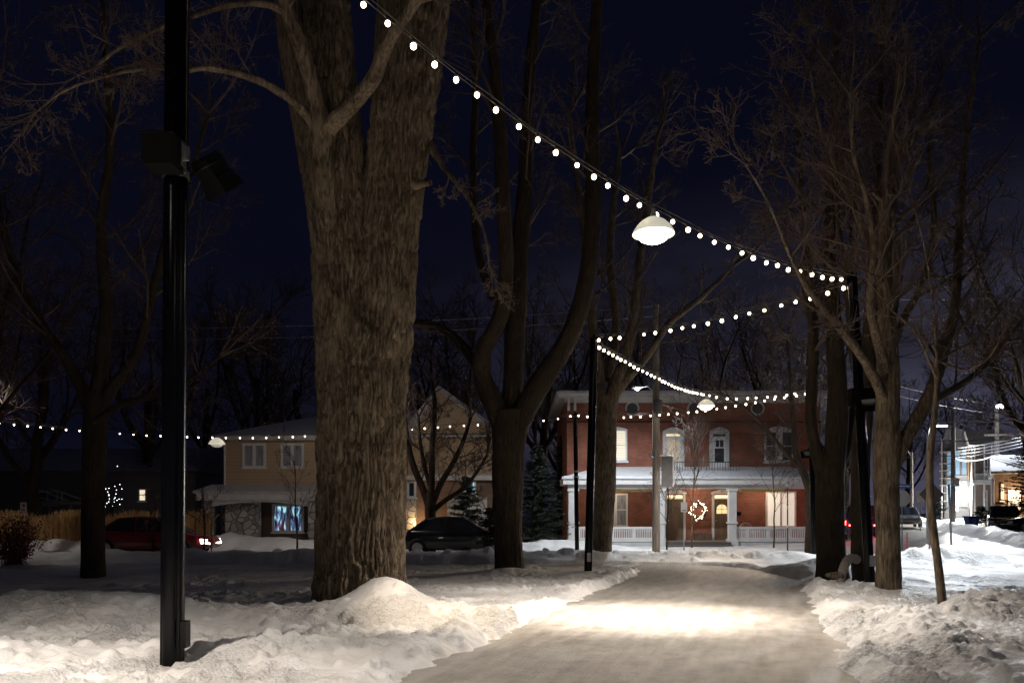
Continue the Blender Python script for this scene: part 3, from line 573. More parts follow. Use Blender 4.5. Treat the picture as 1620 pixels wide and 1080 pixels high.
# young trees and saplings near the street
def sapling(px, Y, h, lab, seed, bark=BARKD, tip=.006, stakes=0, nb=10):
    x = (px-HX)/F*Y; z = gz(x, Y); rng = random.Random(seed); t = thing('young_tree', (x, Y, z-.05), lab, 'tree')
    mb = MB(); pts = [Vector((x, Y, z-.05))]
    for i in range(8): pts.append(pts[-1]+Vector((rng.gauss(0, .03), rng.gauss(0, .03), h/8)))
    mb.tube(pts, [.042-.028*i/8 for i in range(9)], 7); mb.build('trunk', bark, t)
    cb = MB()
    for i in range(nb):
        f = rng.uniform(.3, 1)*8; a = min(int(f), 7); p = pts[a].lerp(pts[a+1], f-a); an = rng.uniform(0, 6.28)
        grow(cb, rng, p, (math.cos(an)*.6, math.sin(an)*.6, 1), h*rng.uniform(.22, .4), .014, 1, 3, .05, .2, tip, (5, 5, 4, 0))
    cb.build('crown', TWIG, t)
    if stakes:
        for q in range(stakes): 
            s = MB(); s.tube([(x+.28*(q*2-1)+.0, Y+.1, z-.1), (x+.28*(q*2-1), Y+.1, z+1.35)], .025, 6); s.build('stake', mat('wood_stake', (.14, .10, .07), .8), t)
    return t
sapling(468, 29.2, 3.6, 'staked thin sapling before the stone house windows', 1)
sapling(320, 27.6, 2.9, 'thin sapling held by two short stakes, left of the stone house', 2, stakes=2)
sapling(241, 28.6, 2.2, 'smallest leafless sapling just left of the tall black post', 3)
sapling(1055, 34.6, 3.7, 'thin sapling before the brick house, left of the paired doors', 4, nb=14)
sapling(1095, 33, 5.4, 'young tree with pale lit crown before the lit wreath', 5, bark=BARK, nb=24)
sapling(1224, 35.2, 5.2, 'vase shaped young tree before the bright curtained porch window', 6, bark=BARK, nb=22)

# background trees: four kinds, copied
protos = []
for q in range(4):
    rng = random.Random(100+q); H = 13; tr = thing('bare_tree', (0, 0, 0), 'x', 'tree', 'bare trees behind the houses and across the park')
    pts = [(0, 0, -.3)]; x = y = 0
    for i in range(7): x += rng.gauss(0, .12); y += rng.gauss(0, .12); pts.append((x, y, 1.1*(i+1)))
    L = [(pts, [.36, .28, .26, .24, .22, .2, .17, .13], .4, 5)]
    for w in range(5):
        an = w*1.26+rng.random(); z0 = rng.uniform(2.4, 4.5); r0 = rng.uniform(.09, .15); p = Vector((0, 0, z0)); l = [tuple(p)]; rs = [r0]; d = Vector((math.cos(an), math.sin(an), 1.1)).normalized()
        for i in range(6): p = p+d*rng.uniform(1.1, 1.6); d = (d+Vector((rng.gauss(0, .15), rng.gauss(0, .15), .28))).normalized(); l.append(tuple(p)); rs.append(r0*(1-.13*(i+1)))
        L.append((l, rs, .15, 10, 1.9))
    parts = []; mb = MB()
    for li, (l, rs, f0, nb, *lf) in enumerate(L):
        parts.append(barktube(l, rs, 10, .4, .01, q+li)); cp, cr_ = catmull(l, rs, .3); n = len(cp)
        for b in range(nb):
            f = f0+(1-f0)*(b+rng.random())/nb; i = min(int(f*(n-1)), n-2); d = Vector(cp[i+1]-cp[i]).normalized(); ax = Vector((rng.gauss(0, 1), rng.gauss(0, 1), rng.gauss(0, .6))).cross(d); ax.normalize(); an = R(rng.uniform(30, 60))
            grow(mb, rng, Vector(cp[i]), d*math.cos(an)+ax*math.sin(an), 2.4*rng.uniform(.6, 1.2), .035, 0, 2, .12, .2, .012, (6, 5, 4, 0))
    V, Fq = joinVF(parts); npmesh('trunk', V, Fq, BARKD, tr); mb.build('crown', TWIG, tr); protos.append(tr)
BG = [  # px, Y, scale, kind, label
 (-40, 30, 1.0, 0, 'bare tree at the left edge beside the brown leafed bush'), (60, 40, 1.15, 1, 'bare tree behind the tall dry grass, by the metal stair rail'),
 (235, 47, 1.2, 2, 'bare tree rising over the dark house just left of the black post'), (330, 54, 1.3, 3, 'bare tree behind the left end of the tan house'),
 (420, 60, 1.5, 0, 'bare tree behind the snowy roof of the tan house'), (480, 75, 1.7, 1, 'tall far tree behind the roof, just left of the huge trunk'),
 (665, 62, 1.5, 2, 'bare tree behind the tan house gable right of the huge trunk'), (740, 56, 1.35, 3, 'bare tree behind the tan house near the lamp lit brick'),
 (850, 50, 1.25, 0, 'bare tree in the gap between the tan house and the brick house'), (905, 62, 1.5, 1, 'bare tree over the left corner of the brick house roof'),
 (1010, 66, 1.5, 2, 'bare tree behind the brick house above its left round vent'), (1100, 60, 1.4, 3, 'bare tree behind the brick house above its middle'),
 (1180, 70, 1.6, 0, 'bare tree behind the brick house above its right window'), (1250, 58, 1.4, 1, 'bare tree behind the right corner of the brick house'),
 (1440, 82, 1.0, 2, 'far small tree behind the stop sign'), (1340, 75, 1.2, 3, 'far tree seen between the two dark right hand trunks'),
 (1640, 44, 1.2, 0, 'bare tree over the brown brick house at the right edge'), (1530, 90, 1.3, 1, 'bare tree far up the road behind the glazed house'),
 (-120, 24, 1.1, 2, 'large dark tree just outside the left side, limbs reaching in'), (1700, 26, 1.1, 3, 'large dark tree off the right side, limbs reaching in'),
]
used = set()
for (px, Y, sc, kd, lab) in BG:
    x = (px-HX)/F*Y; loc = (x, Y, gz(x, Y) if abs(x) < 60 else 0); an = (px*.37+kd) % 6.28
    if kd not in used:
        used.add(kd); r = protos[kd]; r.location = loc; r.rotation_euler = (0, 0, an); r.scale = (sc,)*3; r['label'] = lab
    else: copytree(protos[kd], loc, lab, an, sc)

# conifers, shrub, tall grass
NEED = mat('conifer_needles', (.012, .02, .012), .8, var=.3, vscale=4)
def conifer(px, Y, h, w, lab, seed, n=170, group=None):
    x = (px-HX)/F*Y; z = gz(x, Y); t = thing('conifer', (x, Y, z-.05), lab, 'tree', group); rng = random.Random(seed)
    m = MB(); m.tube([(x, Y, z-.05), (x, Y, z+h*.95)], [.035*h*.6, .01], 8); m.build('trunk', BARKD, t)
    c = MB()
    for i in range(n):
        f = (i/n)**.8; zz = z+h*(.06+.92*f); L_ = w*(1-f)**.8*rng.uniform(.7, 1.1)+.08; an = rng.uniform(0, 6.28); d = Vector((math.cos(an), math.sin(an), -.12)); side = Vector((-math.sin(an), math.cos(an), 0))
        p0 = Vector((x, Y, zz)); pts = [p0+d*L_*u+Vector((0, 0, .18*L_*u*u)) for u in (0, .33, .66, 1)]
        c.tube(pts, [.012, .01, .007, .003], 3, cap=False)
        for k in range(int(14+L_*22)):
            u = rng.uniform(.1, 1.02); p = p0+d*L_*u+Vector((0, 0, .18*L_*u*u)); s = rng.choice((-1, 1)); l = rng.uniform(.08, .2)*(1.1-.4*u)
            q = p+side*s*l+d*l*rng.uniform(.3, .9)+Vector((0, 0, rng.uniform(-.08, .05))); o = Vector((0, 0, rng.uniform(.012, .03)))
            c.add([p+o, p-o, q-o*.4, q+o*.4], [(0, 1, 2, 3)]); o2 = d*.02; c.add([p+o2, p-o2, q-o2*.3, q+o2*.3], [(0, 1, 2, 3)])
    c.build('crown', NEED, t); return t
conifer(850, 37, 4.8, 1.7, 'broad dark evergreen in the gap left of the brick house', 51, 260)
conifer(776, 29.5, 1.9, .75, 'small dark spruce half hidden behind the V shaped tree', 52, 90)
conifer(738, 38, 3.4, 1.2, 'drooping evergreen in front of the garage doors of the tan house', 53, 150)
conifer(893, 44, 6, 1.8, 'tall dark evergreen hard against the left end of the brick house', 54, 220)
conifer(1640, 47, 7.5, 2.4, 'big dark evergreen at the right edge over the brown brick house', 55, 320)
conifer(1480, 62, 2.2, 1.0, 'low evergreen shrub beside the speed sign pole', 56, 90)
conifer(1552, 57, 1.3, .9, 'low dark shrub before the two storey porch', 57, 70)
LEAF = mat('withered_leaf', (.26, .09, .04), .7, var=.35, vscale=6)
x0 = (22-HX)/F*24; t = thing('leafy_bush', (x0, 24, gz(x0, 24)), 'bush still holding withered brown leaves at the left edge', 'bush'); rng = random.Random(8); sb = MB(); lb = MB()
for i in range(60):
    an = rng.uniform(0, 6.28); d = Vector((math.cos(an)*rng.uniform(.1, .75), math.sin(an)*rng.uniform(.1, .75), 1)).normalized(); L_ = rng.uniform(.9, 1.75); p = Vector((x0+rng.gauss(0, .12), 24+rng.gauss(0, .12), gz(x0, 24)-.05)); pts = [p]
    for k in range(5): d = (d+Vector((rng.gauss(0, .12), rng.gauss(0, .12), -.04))).normalized(); pts.append(pts[-1]+d*L_/5)
    sb.tube(pts, [.012, .01, .008, .006, .005, .003], 4, cap=False)
    for k in range(70):
        u = rng.uniform(1.0, 5); a = min(int(u), 4); q = pts[a].lerp(pts[a+1], u-a)+Vector((rng.gauss(0, .09), rng.gauss(0, .09), rng.gauss(0, .07)))
        e = Vector((rng.gauss(0, 1), rng.gauss(0, 1), rng.gauss(0, 1))).normalized()*rng.uniform(.045, .075); g_ = Vector((rng.gauss(0, 1), rng.gauss(0, 1), rng.gauss(0, 1))).cross(e).normalized()*.028
        lb.add([q, q+e*.5+g_, q+e, q+e*.5-g_], [(0, 1, 2, 3)])
sb.build('stem', BARKD, t); lb.build('crown', LEAF, t)
gb = MB(); rng = random.Random(9)
for i in range(9000):
    x = rng.uniform(-23.5, -14.2); y = rng.gauss(36.6, .5)
    c = .5+.5*math.sin(x*2.1)+rng.random()*.5
    h = rng.uniform(.8, 1.45)*(.8+.25*c); z = .15; b = Vector((rng.gauss(0, .13), rng.gauss(0, .13), 0)); w = .010
    p = Vector((x, y, z)); m = p+b*.4+Vector((0, 0, h*.6)); e = p+b*1.6+Vector((0, 0, h))
    gb.add([p-Vector((w, 0, 0)), p+Vector((w, 0, 0)), m+Vector((w*.8, 0, 0)), m-Vector((w*.8, 0, 0))], [(0, 1, 2, 3)])
    gb.add([m-Vector((w*.8, 0, 0)), m+Vector((w*.8, 0, 0)), e+Vector((w*1.3, 0, 0)), e-Vector((w*1.3, 0, 0))], [(0, 1, 2, 3)])
tag(gb.build('tall_grass', mat('dry_grass', (.46, .28, .11), .8, var=.25, vscale=2)), 'tall dry ornamental grass in a long bed behind the street', 'grass', kind='stuff')

# ------------------------------------------------------------------ posts, strings of bulbs, pendants
PROF = [.80+.20*min(1, abs(math.cos(2*(2*math.pi*j/48)))*2.2) for j in range(48)]
def post(bx, by, bz, top, r, lab, k=48):
    t = thing('light_post', (bx, by, bz), lab, 'post', 'black posts carrying the bulb strings')
    b = Vector((bx, by, bz)); tp = Vector(top); m = MB(); m.tube([b-Vector((0, 0, .2)), b.lerp(tp, .5), tp], r, k, prof=PROF); m.build('pole', BLACKM, t)
    c = MB(); c.tube([tp, tp+Vector((0, 0, .05))], r*1.08, 24); c.tube([tp+Vector((0, 0, .05)), tp+Vector((0, 0, .12))], [.03, .02], 10); c.build('cap', BLACKM, t)
    return t, b, tp
def collar(t, c, r):
    m = MB(); m.tube([c-Vector((0, 0, .035)), c+Vector((0, 0, .035))], r*1.1, 28); m.tube([c+Vector((r*.9, -r*.6, 0)), c+Vector((r*1.25, -r*.9, 0))], .018, 8); return m.build('collar', STEEL, t)
def flood(t, c, aim, size=.3, power=0, ang=40, col=WARM):
    """box-shaped floodlight with a hood, seen from behind or beside"""
    c = Vector(c); d = (Vector(aim)-c).normalized(); q = d.to_track_quat('X', 'Z'); 
    def tr(pts): return [c+q@Vector(p) for p in pts]
    def bx(m, x0, x1, y0, y1, z0, z1, sx=1.0):
        vs = tr([(x0, y0, z0), (x0, y1, z0), (x0, y1, z1), (x0, y0, z1), (x1, y0*sx, z0*sx), (x1, y1*sx, z0*sx), (x1, y1*sx, z1*sx), (x1, y0*sx, z1*sx)])
        m.add(vs, [(0, 1, 2, 3), (7, 6, 5, 4), (0, 4, 5, 1), (1, 5, 6, 2), (2, 6, 7, 3), (3, 7, 4, 0)])
    s = size; m = MB(); bx(m, -.30*s, .35*s, -.5*s, .5*s, -.38*s, .38*s)
    for k in range(5): bx(m, -.42*s, -.301*s, (-.4+.2*k)*s-.01, (-.4+.2*k)*s+.01, -.34*s, .34*s)
    h = m.build('housing', MATTE, t)
    v = MB()
    for (y0, y1, z0, z1) in ((-.52*s, .52*s, .381*s, .40*s), (-.52*s, .52*s, -.40*s, -.381*s), (-.54*s, -.521*s, -.40*s, .40*s), (.521*s, .54*s, -.40*s, .40*s)): bx(v, .352*s, .95*s, y0, y1, z0, z1, 1.22)
    v.build('barn_door', MATTE, t)
    l = MB(); bx(l, .352*s, .37*s, -.44*s, .44*s, -.33*s, .33*s); l.build('lens', DGLASS, t)
    br = MB(); br.tube(tr([(-.1*s, -.6*s, 0), (-.1*s, -.6*s, -.5*s), (-.1*s, 0, -.62*s), (-.1*s, .6*s, -.5*s), (-.1*s, .6*s, 0)]), .014, 6); br.build('bracket', BLACKM, t)
    if power: spot(c+d*(1.0*s), aim, power, col, ang, 1, t, .06)
PA, a0, a1 = post(-3.50, 8.2, gz(-3.5, 8.2), (-3.43, 8.2, 8.66), .118, 'tall fluted black post close to the viewer at the left, two black floods on it')
xB = (930-HX)/F*20.2; PB, b0, b1 = post(xB, 20.2, gz(xB, 20.2), P(940, 537, 20.2), .10, 'black post left of the path, right of the V shaped tree')
xC = (1377-HX)/F*15.9; PC, c0, c1 = post(xC, 15.9, gz(xC, 15.9), P(1348, 442, 15.9), .095, 'black post leaning left among the right hand tree trunks, black box halfway up')
xD = (1288-HX)/F*29.6; PD, d0, d1 = post(xD, 29.6, gz(xD, 29.6), P(1282, 616, 29.6), .10, 'black post before the right end of the brick house')
xE = (913-HX)/F*33; PE, e0, e1 = post(xE, 33, gz(xE, 33), P(910, 656, 33), .09, 'black post before the left end of the brick porch')
collar(PA, Vector((-3.46, 8.2, 5.08)), .118); collar(PE, e0.lerp(e1, .55), .09); collar(PE, e0.lerp(e1, .59), .09)
# two floods and a meter box on the near post
m = MB(); m.box(-3.63, -3.33, 7.80, 8.075, 5.03, 5.32); m.box(-3.65, -3.31, 7.78, 8.08, 5.321, 5.335); m.build('control_box', MATTE, PA)
m = MB(); m.box(-3.325, -3.31, 7.99, 8.1, 5.1, 5.34); m.box(-3.31, -3.26, 8.03, 8.06, 5.16, 5.30); m.build('bracket', STEEL, PA)
flood(PA, (-3.14, 8.30, 5.20), (-.3, 11.6, 0), .28, 1700, 38)
m = MB(); m.box(-3.388, -3.330, 8.13, 8.25, .05+gz(-3.5, 8.2)+.12, gz(-3.5, 8.2)+.44); m.build('junction_box', BLACKM, PA)
cc = c0.lerp(c1, .60); m = MB(); m.box(cc.x-.28, cc.x+.16, cc.y-.30, cc.y-.105, cc.z-.14, cc.z+.20); m.build('control_box', MATTE, PC)
flood(PC, (cc.x+.02, cc.y-.42, cc.z-.02), (3.6, 11.5, 0), .28, 500, 50)
dd = d0.lerp(d1, .62); m = MB(); m.box(dd.x-.2, dd.x+.15, dd.y-.3, dd.y-.11, dd.z-.15, dd.z+.2); m.build('control_box', MATTE, PD)
flood(PD, (dd.x-.25, dd.y-.3, dd.z+.0), (3.4, 22.3, 0), .26, 2200, 46)
for (p_, q_) in ((PB, b0.lerp(b1, .06)), (PC, c0.lerp(c1, .07))):
    m = MB(); m.box(q_.x-.04, q_.x+.05, q_.y-.17, q_.y-.105, q_.z-.1, q_.z+.12); m.build('junction_box', GALV, p_)

SOCK = mat('socket_rubber', (.03, .028, .025), .6); CABLE = mat('cable', (.05, .045, .04), .5)
def bulb_mesh():
    m = MB(); prof = []
    for i in range(9): a = -math.pi/2+math.pi*i/8*.92; prof.append((max(.0015, .035*math.cos(a)), -.076+.037*math.sin(a)))
    m.lathe((0, 0, 0), prof, 12); o = m.build('bulb', BULB); s = MB(); s.lathe((0, 0, 0), [(.001, 0), (.016, 0), (.018, -.02), (.015, -.042), (.001, -.043)], 8); k = s.build('socket', SOCK); k.parent = o
    return o
BPROTO = bulb_mesh(); first = [True]
def string(pts, sp_, lab, jit=.04, skip=(), seed=1, off=(0, 0), sc=1):
    """cable along pts with hanging bulbs"""
    p, _ = catmull(pts, [1]*len(pts), .25); s = np.concatenate([[0], np.cumsum(np.linalg.norm(np.diff(p, axis=0), axis=1))]); rng = random.Random(seed)
    t = thing('string_lights', tuple(p[0]), lab, 'string lights', 'strings of round bulbs over the path')
    m = MB(); m.tube([tuple(q) for q in p], .007, 5); q2 = p+np.array([[.006*math.sin(i*1.3), .01*math.cos(i*1.7), .055+.012*math.sin(i*.9)] for i in range(len(p))]); m.tube([tuple(q) for q in q2], .008, 5); m.build('cable', CABLE, t)
    u = sp_*.4+off[0]; i = 0
    while u < s[-1]-off[1]:
        if i not in skip:
            uu = u+rng.uniform(-jit, jit); x, y, z = (float(np.interp(uu, s, p[:, k])) for k in range(3))
            if first[0]: b = BPROTO; first[0] = False; kid = b.children[0]
            else: b = BPROTO.copy(); C.objects.link(b); kid = BPROTO.children[0].copy(); C.objects.link(kid); kid.parent = b
            b.parent = t; b.location = (x-p[0][0], y-p[0][1], z-p[0][2]); b.scale = (sc*rng.uniform(.9, 1.12),)*3; b.rotation_euler = (rng.uniform(-.25, .25), rng.uniform(-.25, .25), 0)
        u += sp_; i += 1
    return t
ta = np.linspace(0, 1, 14)
A1 = [(-3.43+(c1.x+3.43)*u, 8.2+7.7*u, 8.62-6.22*u+(c1.z+.04-8.62+6.22)*u*u+.0) for u in ta]
string(A1, .352, 'nearest bulb string running from the tall left post down to the leaning right post', seed=4)
def sagline(a, b, sag, n=12): 
    a = Vector(a); b = Vector(b); return [tuple(a.lerp(b, u)-Vector((0, 0, 4*sag*u*(1-u)))) for u in np.linspace(0, 1, n)]
up = Vector((0, 0, .05))
string(sagline(c1+up-Vector((0, 0, .1)), b1+up, .16), .34, 'bulb string running from the leaning right post to the post left of the path', skip=(15,), seed=5)
p2 = P(1117, 626, 30)                    # where the far pendant hangs
string([tuple(b1-up), tuple(P(985, 566, 22.4)), tuple(P(1040, 595, 25)), tuple(P(1080, 613, 27.5)), tuple(p2+Vector((0, 0, .1))), tuple(P(1150, 627, 30)), tuple(P(1200, 626, 29.8)), tuple(P(1245, 622, 29.7)), tuple(d1+up)], .36,
       'bulb string dipping under the far pendant, above the brick house cornice', seed=6)
string([tuple(e1+up)]+[tuple(P(a, b, 33-.0085*(a-910))) for a, b in ((950, 658), (1000, 657), (1060, 652), (1120, 646), (1180, 636), (1240, 626))]+[tuple(d1-up)], .37,
       'lowest bulb string crossing the brick house between its two posts', seed=7)
string([tuple(e1+up)]+[tuple(P(a, b, 33)) for a, b in ((870, 662), (800, 667), (700, 673), (600, 681), (500, 687), (420, 690), (343, 690), (250, 687), (150, 681), (60, 673), (-60, 660), (-200, 640))], .55,
       'long level bulb string passing in front of the tan house', seed=8, sc=.8)

def pendant(c, lab, sc=1.0, power=1500, wide=600, lensS=30, ang=62, wang=118):
    """bell-shaped pendant lamp hanging from the cable; c = hook point"""
    c = Vector(c); t = thing('pendant_lamp', tuple(c), lab, 'lamp', 'pendant lamps hung on the bulb strings'); s = sc
    m = MB(); m.lathe(c, [(.001, 0), (.03*s, 0), (.035*s, -.06*s), (.05*s, -.07*s), (.055*s, -.12*s), (.09*s, -.135*s), (.001, -.136*s)], 20); m.build('hanger', GALV, t)
    m = MB(); m.lathe(c, [(.06*s, -.137*s), (.11*s, -.15*s), (.19*s, -.20*s), (.26*s, -.27*s), (.31*s, -.345*s), (.33*s, -.40*s), (.318*s, -.395*s), (.25*s, -.285*s), (.18*s, -.215*s), (.06*s, -.16*s)], 36); m.build('shade', PSH, t)
    m = MB(); m.lathe(c, [(.20*s, -.36*s), (.235*s, -.42*s), (.20*s, -.48*s), (.12*s, -.52*s), (.001, -.535*s)], 32); m.build('lens', litmat('pendant_lens_%d' % lensS, (1, .95, .80), lensS), t)
    if not power: return t
    q = c-Vector((0, 0, .60*s)); dn = q-Vector((0, 0, 5))
    spot(q, dn, power, PEND, ang, 1, t, .12); spot(q, dn, wide, PEND, wang, .7, t, .2); return t
PSH = mat('opal_shade', (.70, .68, .58), .35, emit=(.80, .76, .60), es=.6)
h1 = Vector((A1[0][0]+(A1[-1][0]-A1[0][0])*.552, 8.2+7.7*.552, 0)); u = .552; h1.z = 8.62-6.22*u+(c1.z+.04-8.62+6.22)*u*u-.02
pendant(h1, 'glowing pendant lamp hung halfway along the nearest string, over the path', 1.0, 5800, 2000, ang=50, wang=112)
pendant(p2, 'small distant pendant lamp in front of the brick house cornice', 1.0, 1500, 900)
p3 = P(343, 687, 33); pendant(p3, 'unlit pendant lamp at the left corner of the tan house eave', 1.0, 0, 0, .25)  # lamp is off, lens and shade still given a faint glow
# one more pendant of the same run, just behind the viewer, lights the near snow
pendant((-.6, 1.2, 6.2), 'pendant lamp over the path just behind the viewer', 1.05, 1500, 2700, wang=116)
pendant((-5.2, 4.2, 6.6), 'pendant lamp left of the viewer beyond the tall black post', 1.05, 700, 3000, wang=110)

# ------------------------------------------------------------------ houses
def rect_xz(m, x0, x1, z0, z1, y0, y1): m.box(x0, x1, y0, y1, z0, z1)
def window(root, x0, x1, z0, z1, y, glass, cols=2, rows=1, fw=.09, frame=WHITE, arch=0, midw=None, pane_y=.03):
    """frame (with mullions) proud of the wall plane y, pane just behind it"""
    m = MB(); f = .08; mw = midw or fw*.7
    m.box(x0, x0+fw, y-f, y-.003, z0, z1); m.box(x1-fw, x1, y-f, y-.003, z0, z1); m.box(x0-.06, x1+.06, y-f-.05, y-.003, z0-.09, z0-.001); m.box(x0+fw+.001, x1-fw-.001, y-f, y-.003, z1-fw, z1); m.box(x0+fw+.001, x1-fw-.001, y-f, y-.003, z0, z0+fw*.7)
    for i in range(1, cols): xc = x0+(x1-x0)*i/cols; m.box(xc-mw/2, xc+mw/2, y-f+.004, y-.003, z0+fw*.7+.001, z1-fw-.001)
    for i in range(1, rows): zc = z0+(z1-z0)*i/rows; m.box(x0+fw+.001, x1-fw-.001, y-f+.012, y-.012, zc-.025, zc+.025)
    if arch:
        n = 10; pts = [(x0+(x1-x0)*i/n, z1+.001+arch*math.sin(math.pi*i/n)) for i in range(n+1)]; m.prismy(pts, y-f-.01, y-.003)
    w = m.build('window', frame, root)
    g = MB(); g.box(x0+.04, x1-.04, y-pane_y, y-.004, z0+.03, z1-.03); g.build('pane', glass, w); return w
def text(body, size, loc, parent, name):
    cu = bpy.data.curves.new(name, 'FONT'); cu.body = body; cu.size = size; cu.extrude = .004; cu.align_x = 'CENTER'; cu.align_y = 'CENTER'
    o = bpy.data.objects.new(name, cu); C.objects.link(o); me = bpy.data.meshes.new_from_object(o.evaluated_get(bpy.context.evaluated_depsgraph_get()))
    bpy.data.objects.remove(o); me.materials.clear(); me.materials.append(mat('number_black', (.02, .02, .02), .4)); o = bpy.data.objects.new(name, me); C.objects.link(o)
    o.parent = parent; o.rotation_euler = (R(90), 0, 0); o.location = Vector(loc)-wloc(parent); return o
# --- red brick duplex (front wall y=40, porch front y=38)
HYW, HYP = 40.0, 38.0
sx = lambda px, Y=HYW: (px-HX)/F*Y
sz = lambda py, Y=HYW: CH-(py-HY)/F*Y
RB = thing('brick_house', (sx(1097), HYW, 0), 'two storey red brick house with white cornice and snow covered front porch', 'house')
m = MB(); m.box(sx(897), sx(1298), HYW, HYW+9, -.3, sz(630)); m.build('wall', BRICK, RB)
m = MB(); m.box(sx(884), sx(1306), HYW-.42, HYW+9.3, sz(629.5), sz(625)); m.box(sx(880), sx(1310), HYW-.55, HYW+9.4, sz(625)+.001, sz(621))
m.box(sx(893), sx(1302), HYW-.16, HYW-.003, sz(637), sz(629.6))
for px in (899, 909, 1289, 1297): m.box(sx(px)-.06, sx(px)+.06, HYW-.34, HYW-.163, sz(650 if px in (899, 909) else 644), sz(629.7))
cor = m.build('cornice', SOFTW, RB)
m = MB(); m.box(sx(884), sx(1306), HYW-.4, HYW+9.2, sz(621)+.001, sz(619.3)); m.build('snow_cap', ROOFSNOW, RB)
m = MB(); m.box(sx(896), sx(1299), HYW-.05, HYW-.003, sz(668.5), sz(666)); m.build('string_course', mat('dark_brick', (.07, .03, .022), .8), RB)
for px in (1000, 1098, 1198):      # round attic vents with snow-lined hoods
    m = MB(); n = 18; rr_ = .30
    arc = [(sx(px)+rr_*math.cos(a), sz(646)+rr_*math.sin(a)) for a in np.linspace(0, 2*math.pi, n, endpoint=False)]
    m.prismy(arc, HYW-.03, HYW-.003); m.build('round_vent', mat('vent_shadow', (.05, .05, .055), .5), RB)
    m = MB(); m.tube([(sx(px)+rr_*1.05*math.cos(a), HYW-.05, sz(646)+rr_*1.05*math.sin(a)) for a in np.linspace(-.35 if px != 1198 else -1.6, math.pi+.35 if px != 1198 else 4.6, 20)], .045, 6); m.build('vent_hood', SOFTW, RB)
LITW = litmat('lit_blind', (1, .86, .62), .85); LITC = litmat('lit_curtain', (1, .93, .82), .42)
def blindmat():
    m = bpy.data.materials.new('lit_slat_blind'); m.use_nodes = True; t = m.node_tree; b = t.nodes['Principled BSDF']; tc = t.nodes.new('ShaderNodeTexCoord'); sp = t.nodes.new('ShaderNodeSeparateXYZ'); t.links.new(tc.outputs['Object'], sp.inputs[0])
    d = t.nodes.new('ShaderNodeMath'); d.operation = 'MULTIPLY'; d.inputs[1].default_value = 8; t.links.new(sp.outputs['Z'], d.inputs[0]); f = t.nodes.new('ShaderNodeMath'); f.operation = 'FRACT'; t.links.new(d.outputs[0], f.inputs[0])
    r = t.nodes.new('ShaderNodeValToRGB'); r.color_ramp.elements[0].color = (.35, .26, .15, 1); r.color_ramp.elements[1].position = .3; r.color_ramp.elements[1].color = (1, .88, .66, 1); t.links.new(f.outputs[0], r.inputs[0]); t.links.new(r.outputs[0], b.inputs['Emission Color']); b.inputs['Emission Strength'].default_value = .75; b.inputs['Base Color'].default_value = (.4, .35, .3, 1)
    return m
BLIND = blindmat()
window(RB, sx(955), sx(992), sz(729), sz(679), HYW, BLIND, 2, 2, .08, arch=.12)
window(RB, sx(1209), sx(1255), sz(730), sz(681), HYW, DGLASS, 2, 2, .09, arch=.22, midw=.34)
# balcony doors upstairs
for (a, b, lit) in ((1048, 1082, 1), (1122, 1153, 0)):
    m = MB(); x0, x1, z0, z1 = sx(a), sx(b), sz(754), sz(682); f = .17
    m.box(x0, x0+f, HYW-.1, HYW-.003, z0, z1); m.box(x1-f, x1, HYW-.1, HYW-.003, z0, z1); m.box(x0+f+.001, x1-f-.001, HYW-.1, HYW-.003, z1-.14, z1); m.box(x0+f+.001, x1-f-.001, HYW-.1, HYW-.003, sz(692), sz(690))
    n = 10; m.prismy([(x0+(x1-x0)*i/n, z1+.001+.2*math.sin(math.pi*i/n)) for i in range(n+1)], HYW-.11, HYW-.003)
    fr = m.build('door_frame', SOFTW, RB)
    m = MB(); m.box(x0+f+.002, x1-f-.002, HYW-.06, HYW-.004, z0, sz(692)-.002); dr = m.build('door', WHITE, RB)
    m = MB(); m.box(x0+f+.09, x1-f-.09, HYW-.066, HYW-.061, z0+.75, sz(696)); m.build('pane', litmat('dim_curtain', (.55, .45, .33), .35) if lit else DGLASS, dr)
    m = MB(); m.box(x0+f+.02, x1-f-.02, HYW-.05, HYW-.004, sz(690)+.004, z1-.145); m.build('transom', litmat('transom_glow', (1, .82, .5), .8) if lit else DGLASS, fr)
    if not lit:
        m = MB(); 
        for q in range(3): xx = x0+f+.12+q*(x1-x0-2*f-.22)/2; m.box(xx-.02, xx+.02, HYW-.072, HYW-.0665, sz(707), sz(696))
        m.box(x0+f+.09, x1-f-.09, HYW-.074, HYW-.0665, sz(709), sz(707)); m.build('muntin', WHITE, dr)
# balcony railing on the porch roof
m = MB(); yb = HYW-1.0
for q in range(30): xx = sx(1040)+(sx(1160)-sx(1040))*q/29; m.tube([(xx, yb, 3.42), (xx, yb, 4.12)], .012, 5)
m.tube([(sx(1040), yb, 4.12), (sx(1160), yb, 4.12)], .022, 6); m.tube([(sx(1040), yb, 3.5), (sx(1160), yb, 3.5)], .018, 6)
m.build('balcony_railing', mat('dark_iron', (.05, .05, .05), .5), RB)
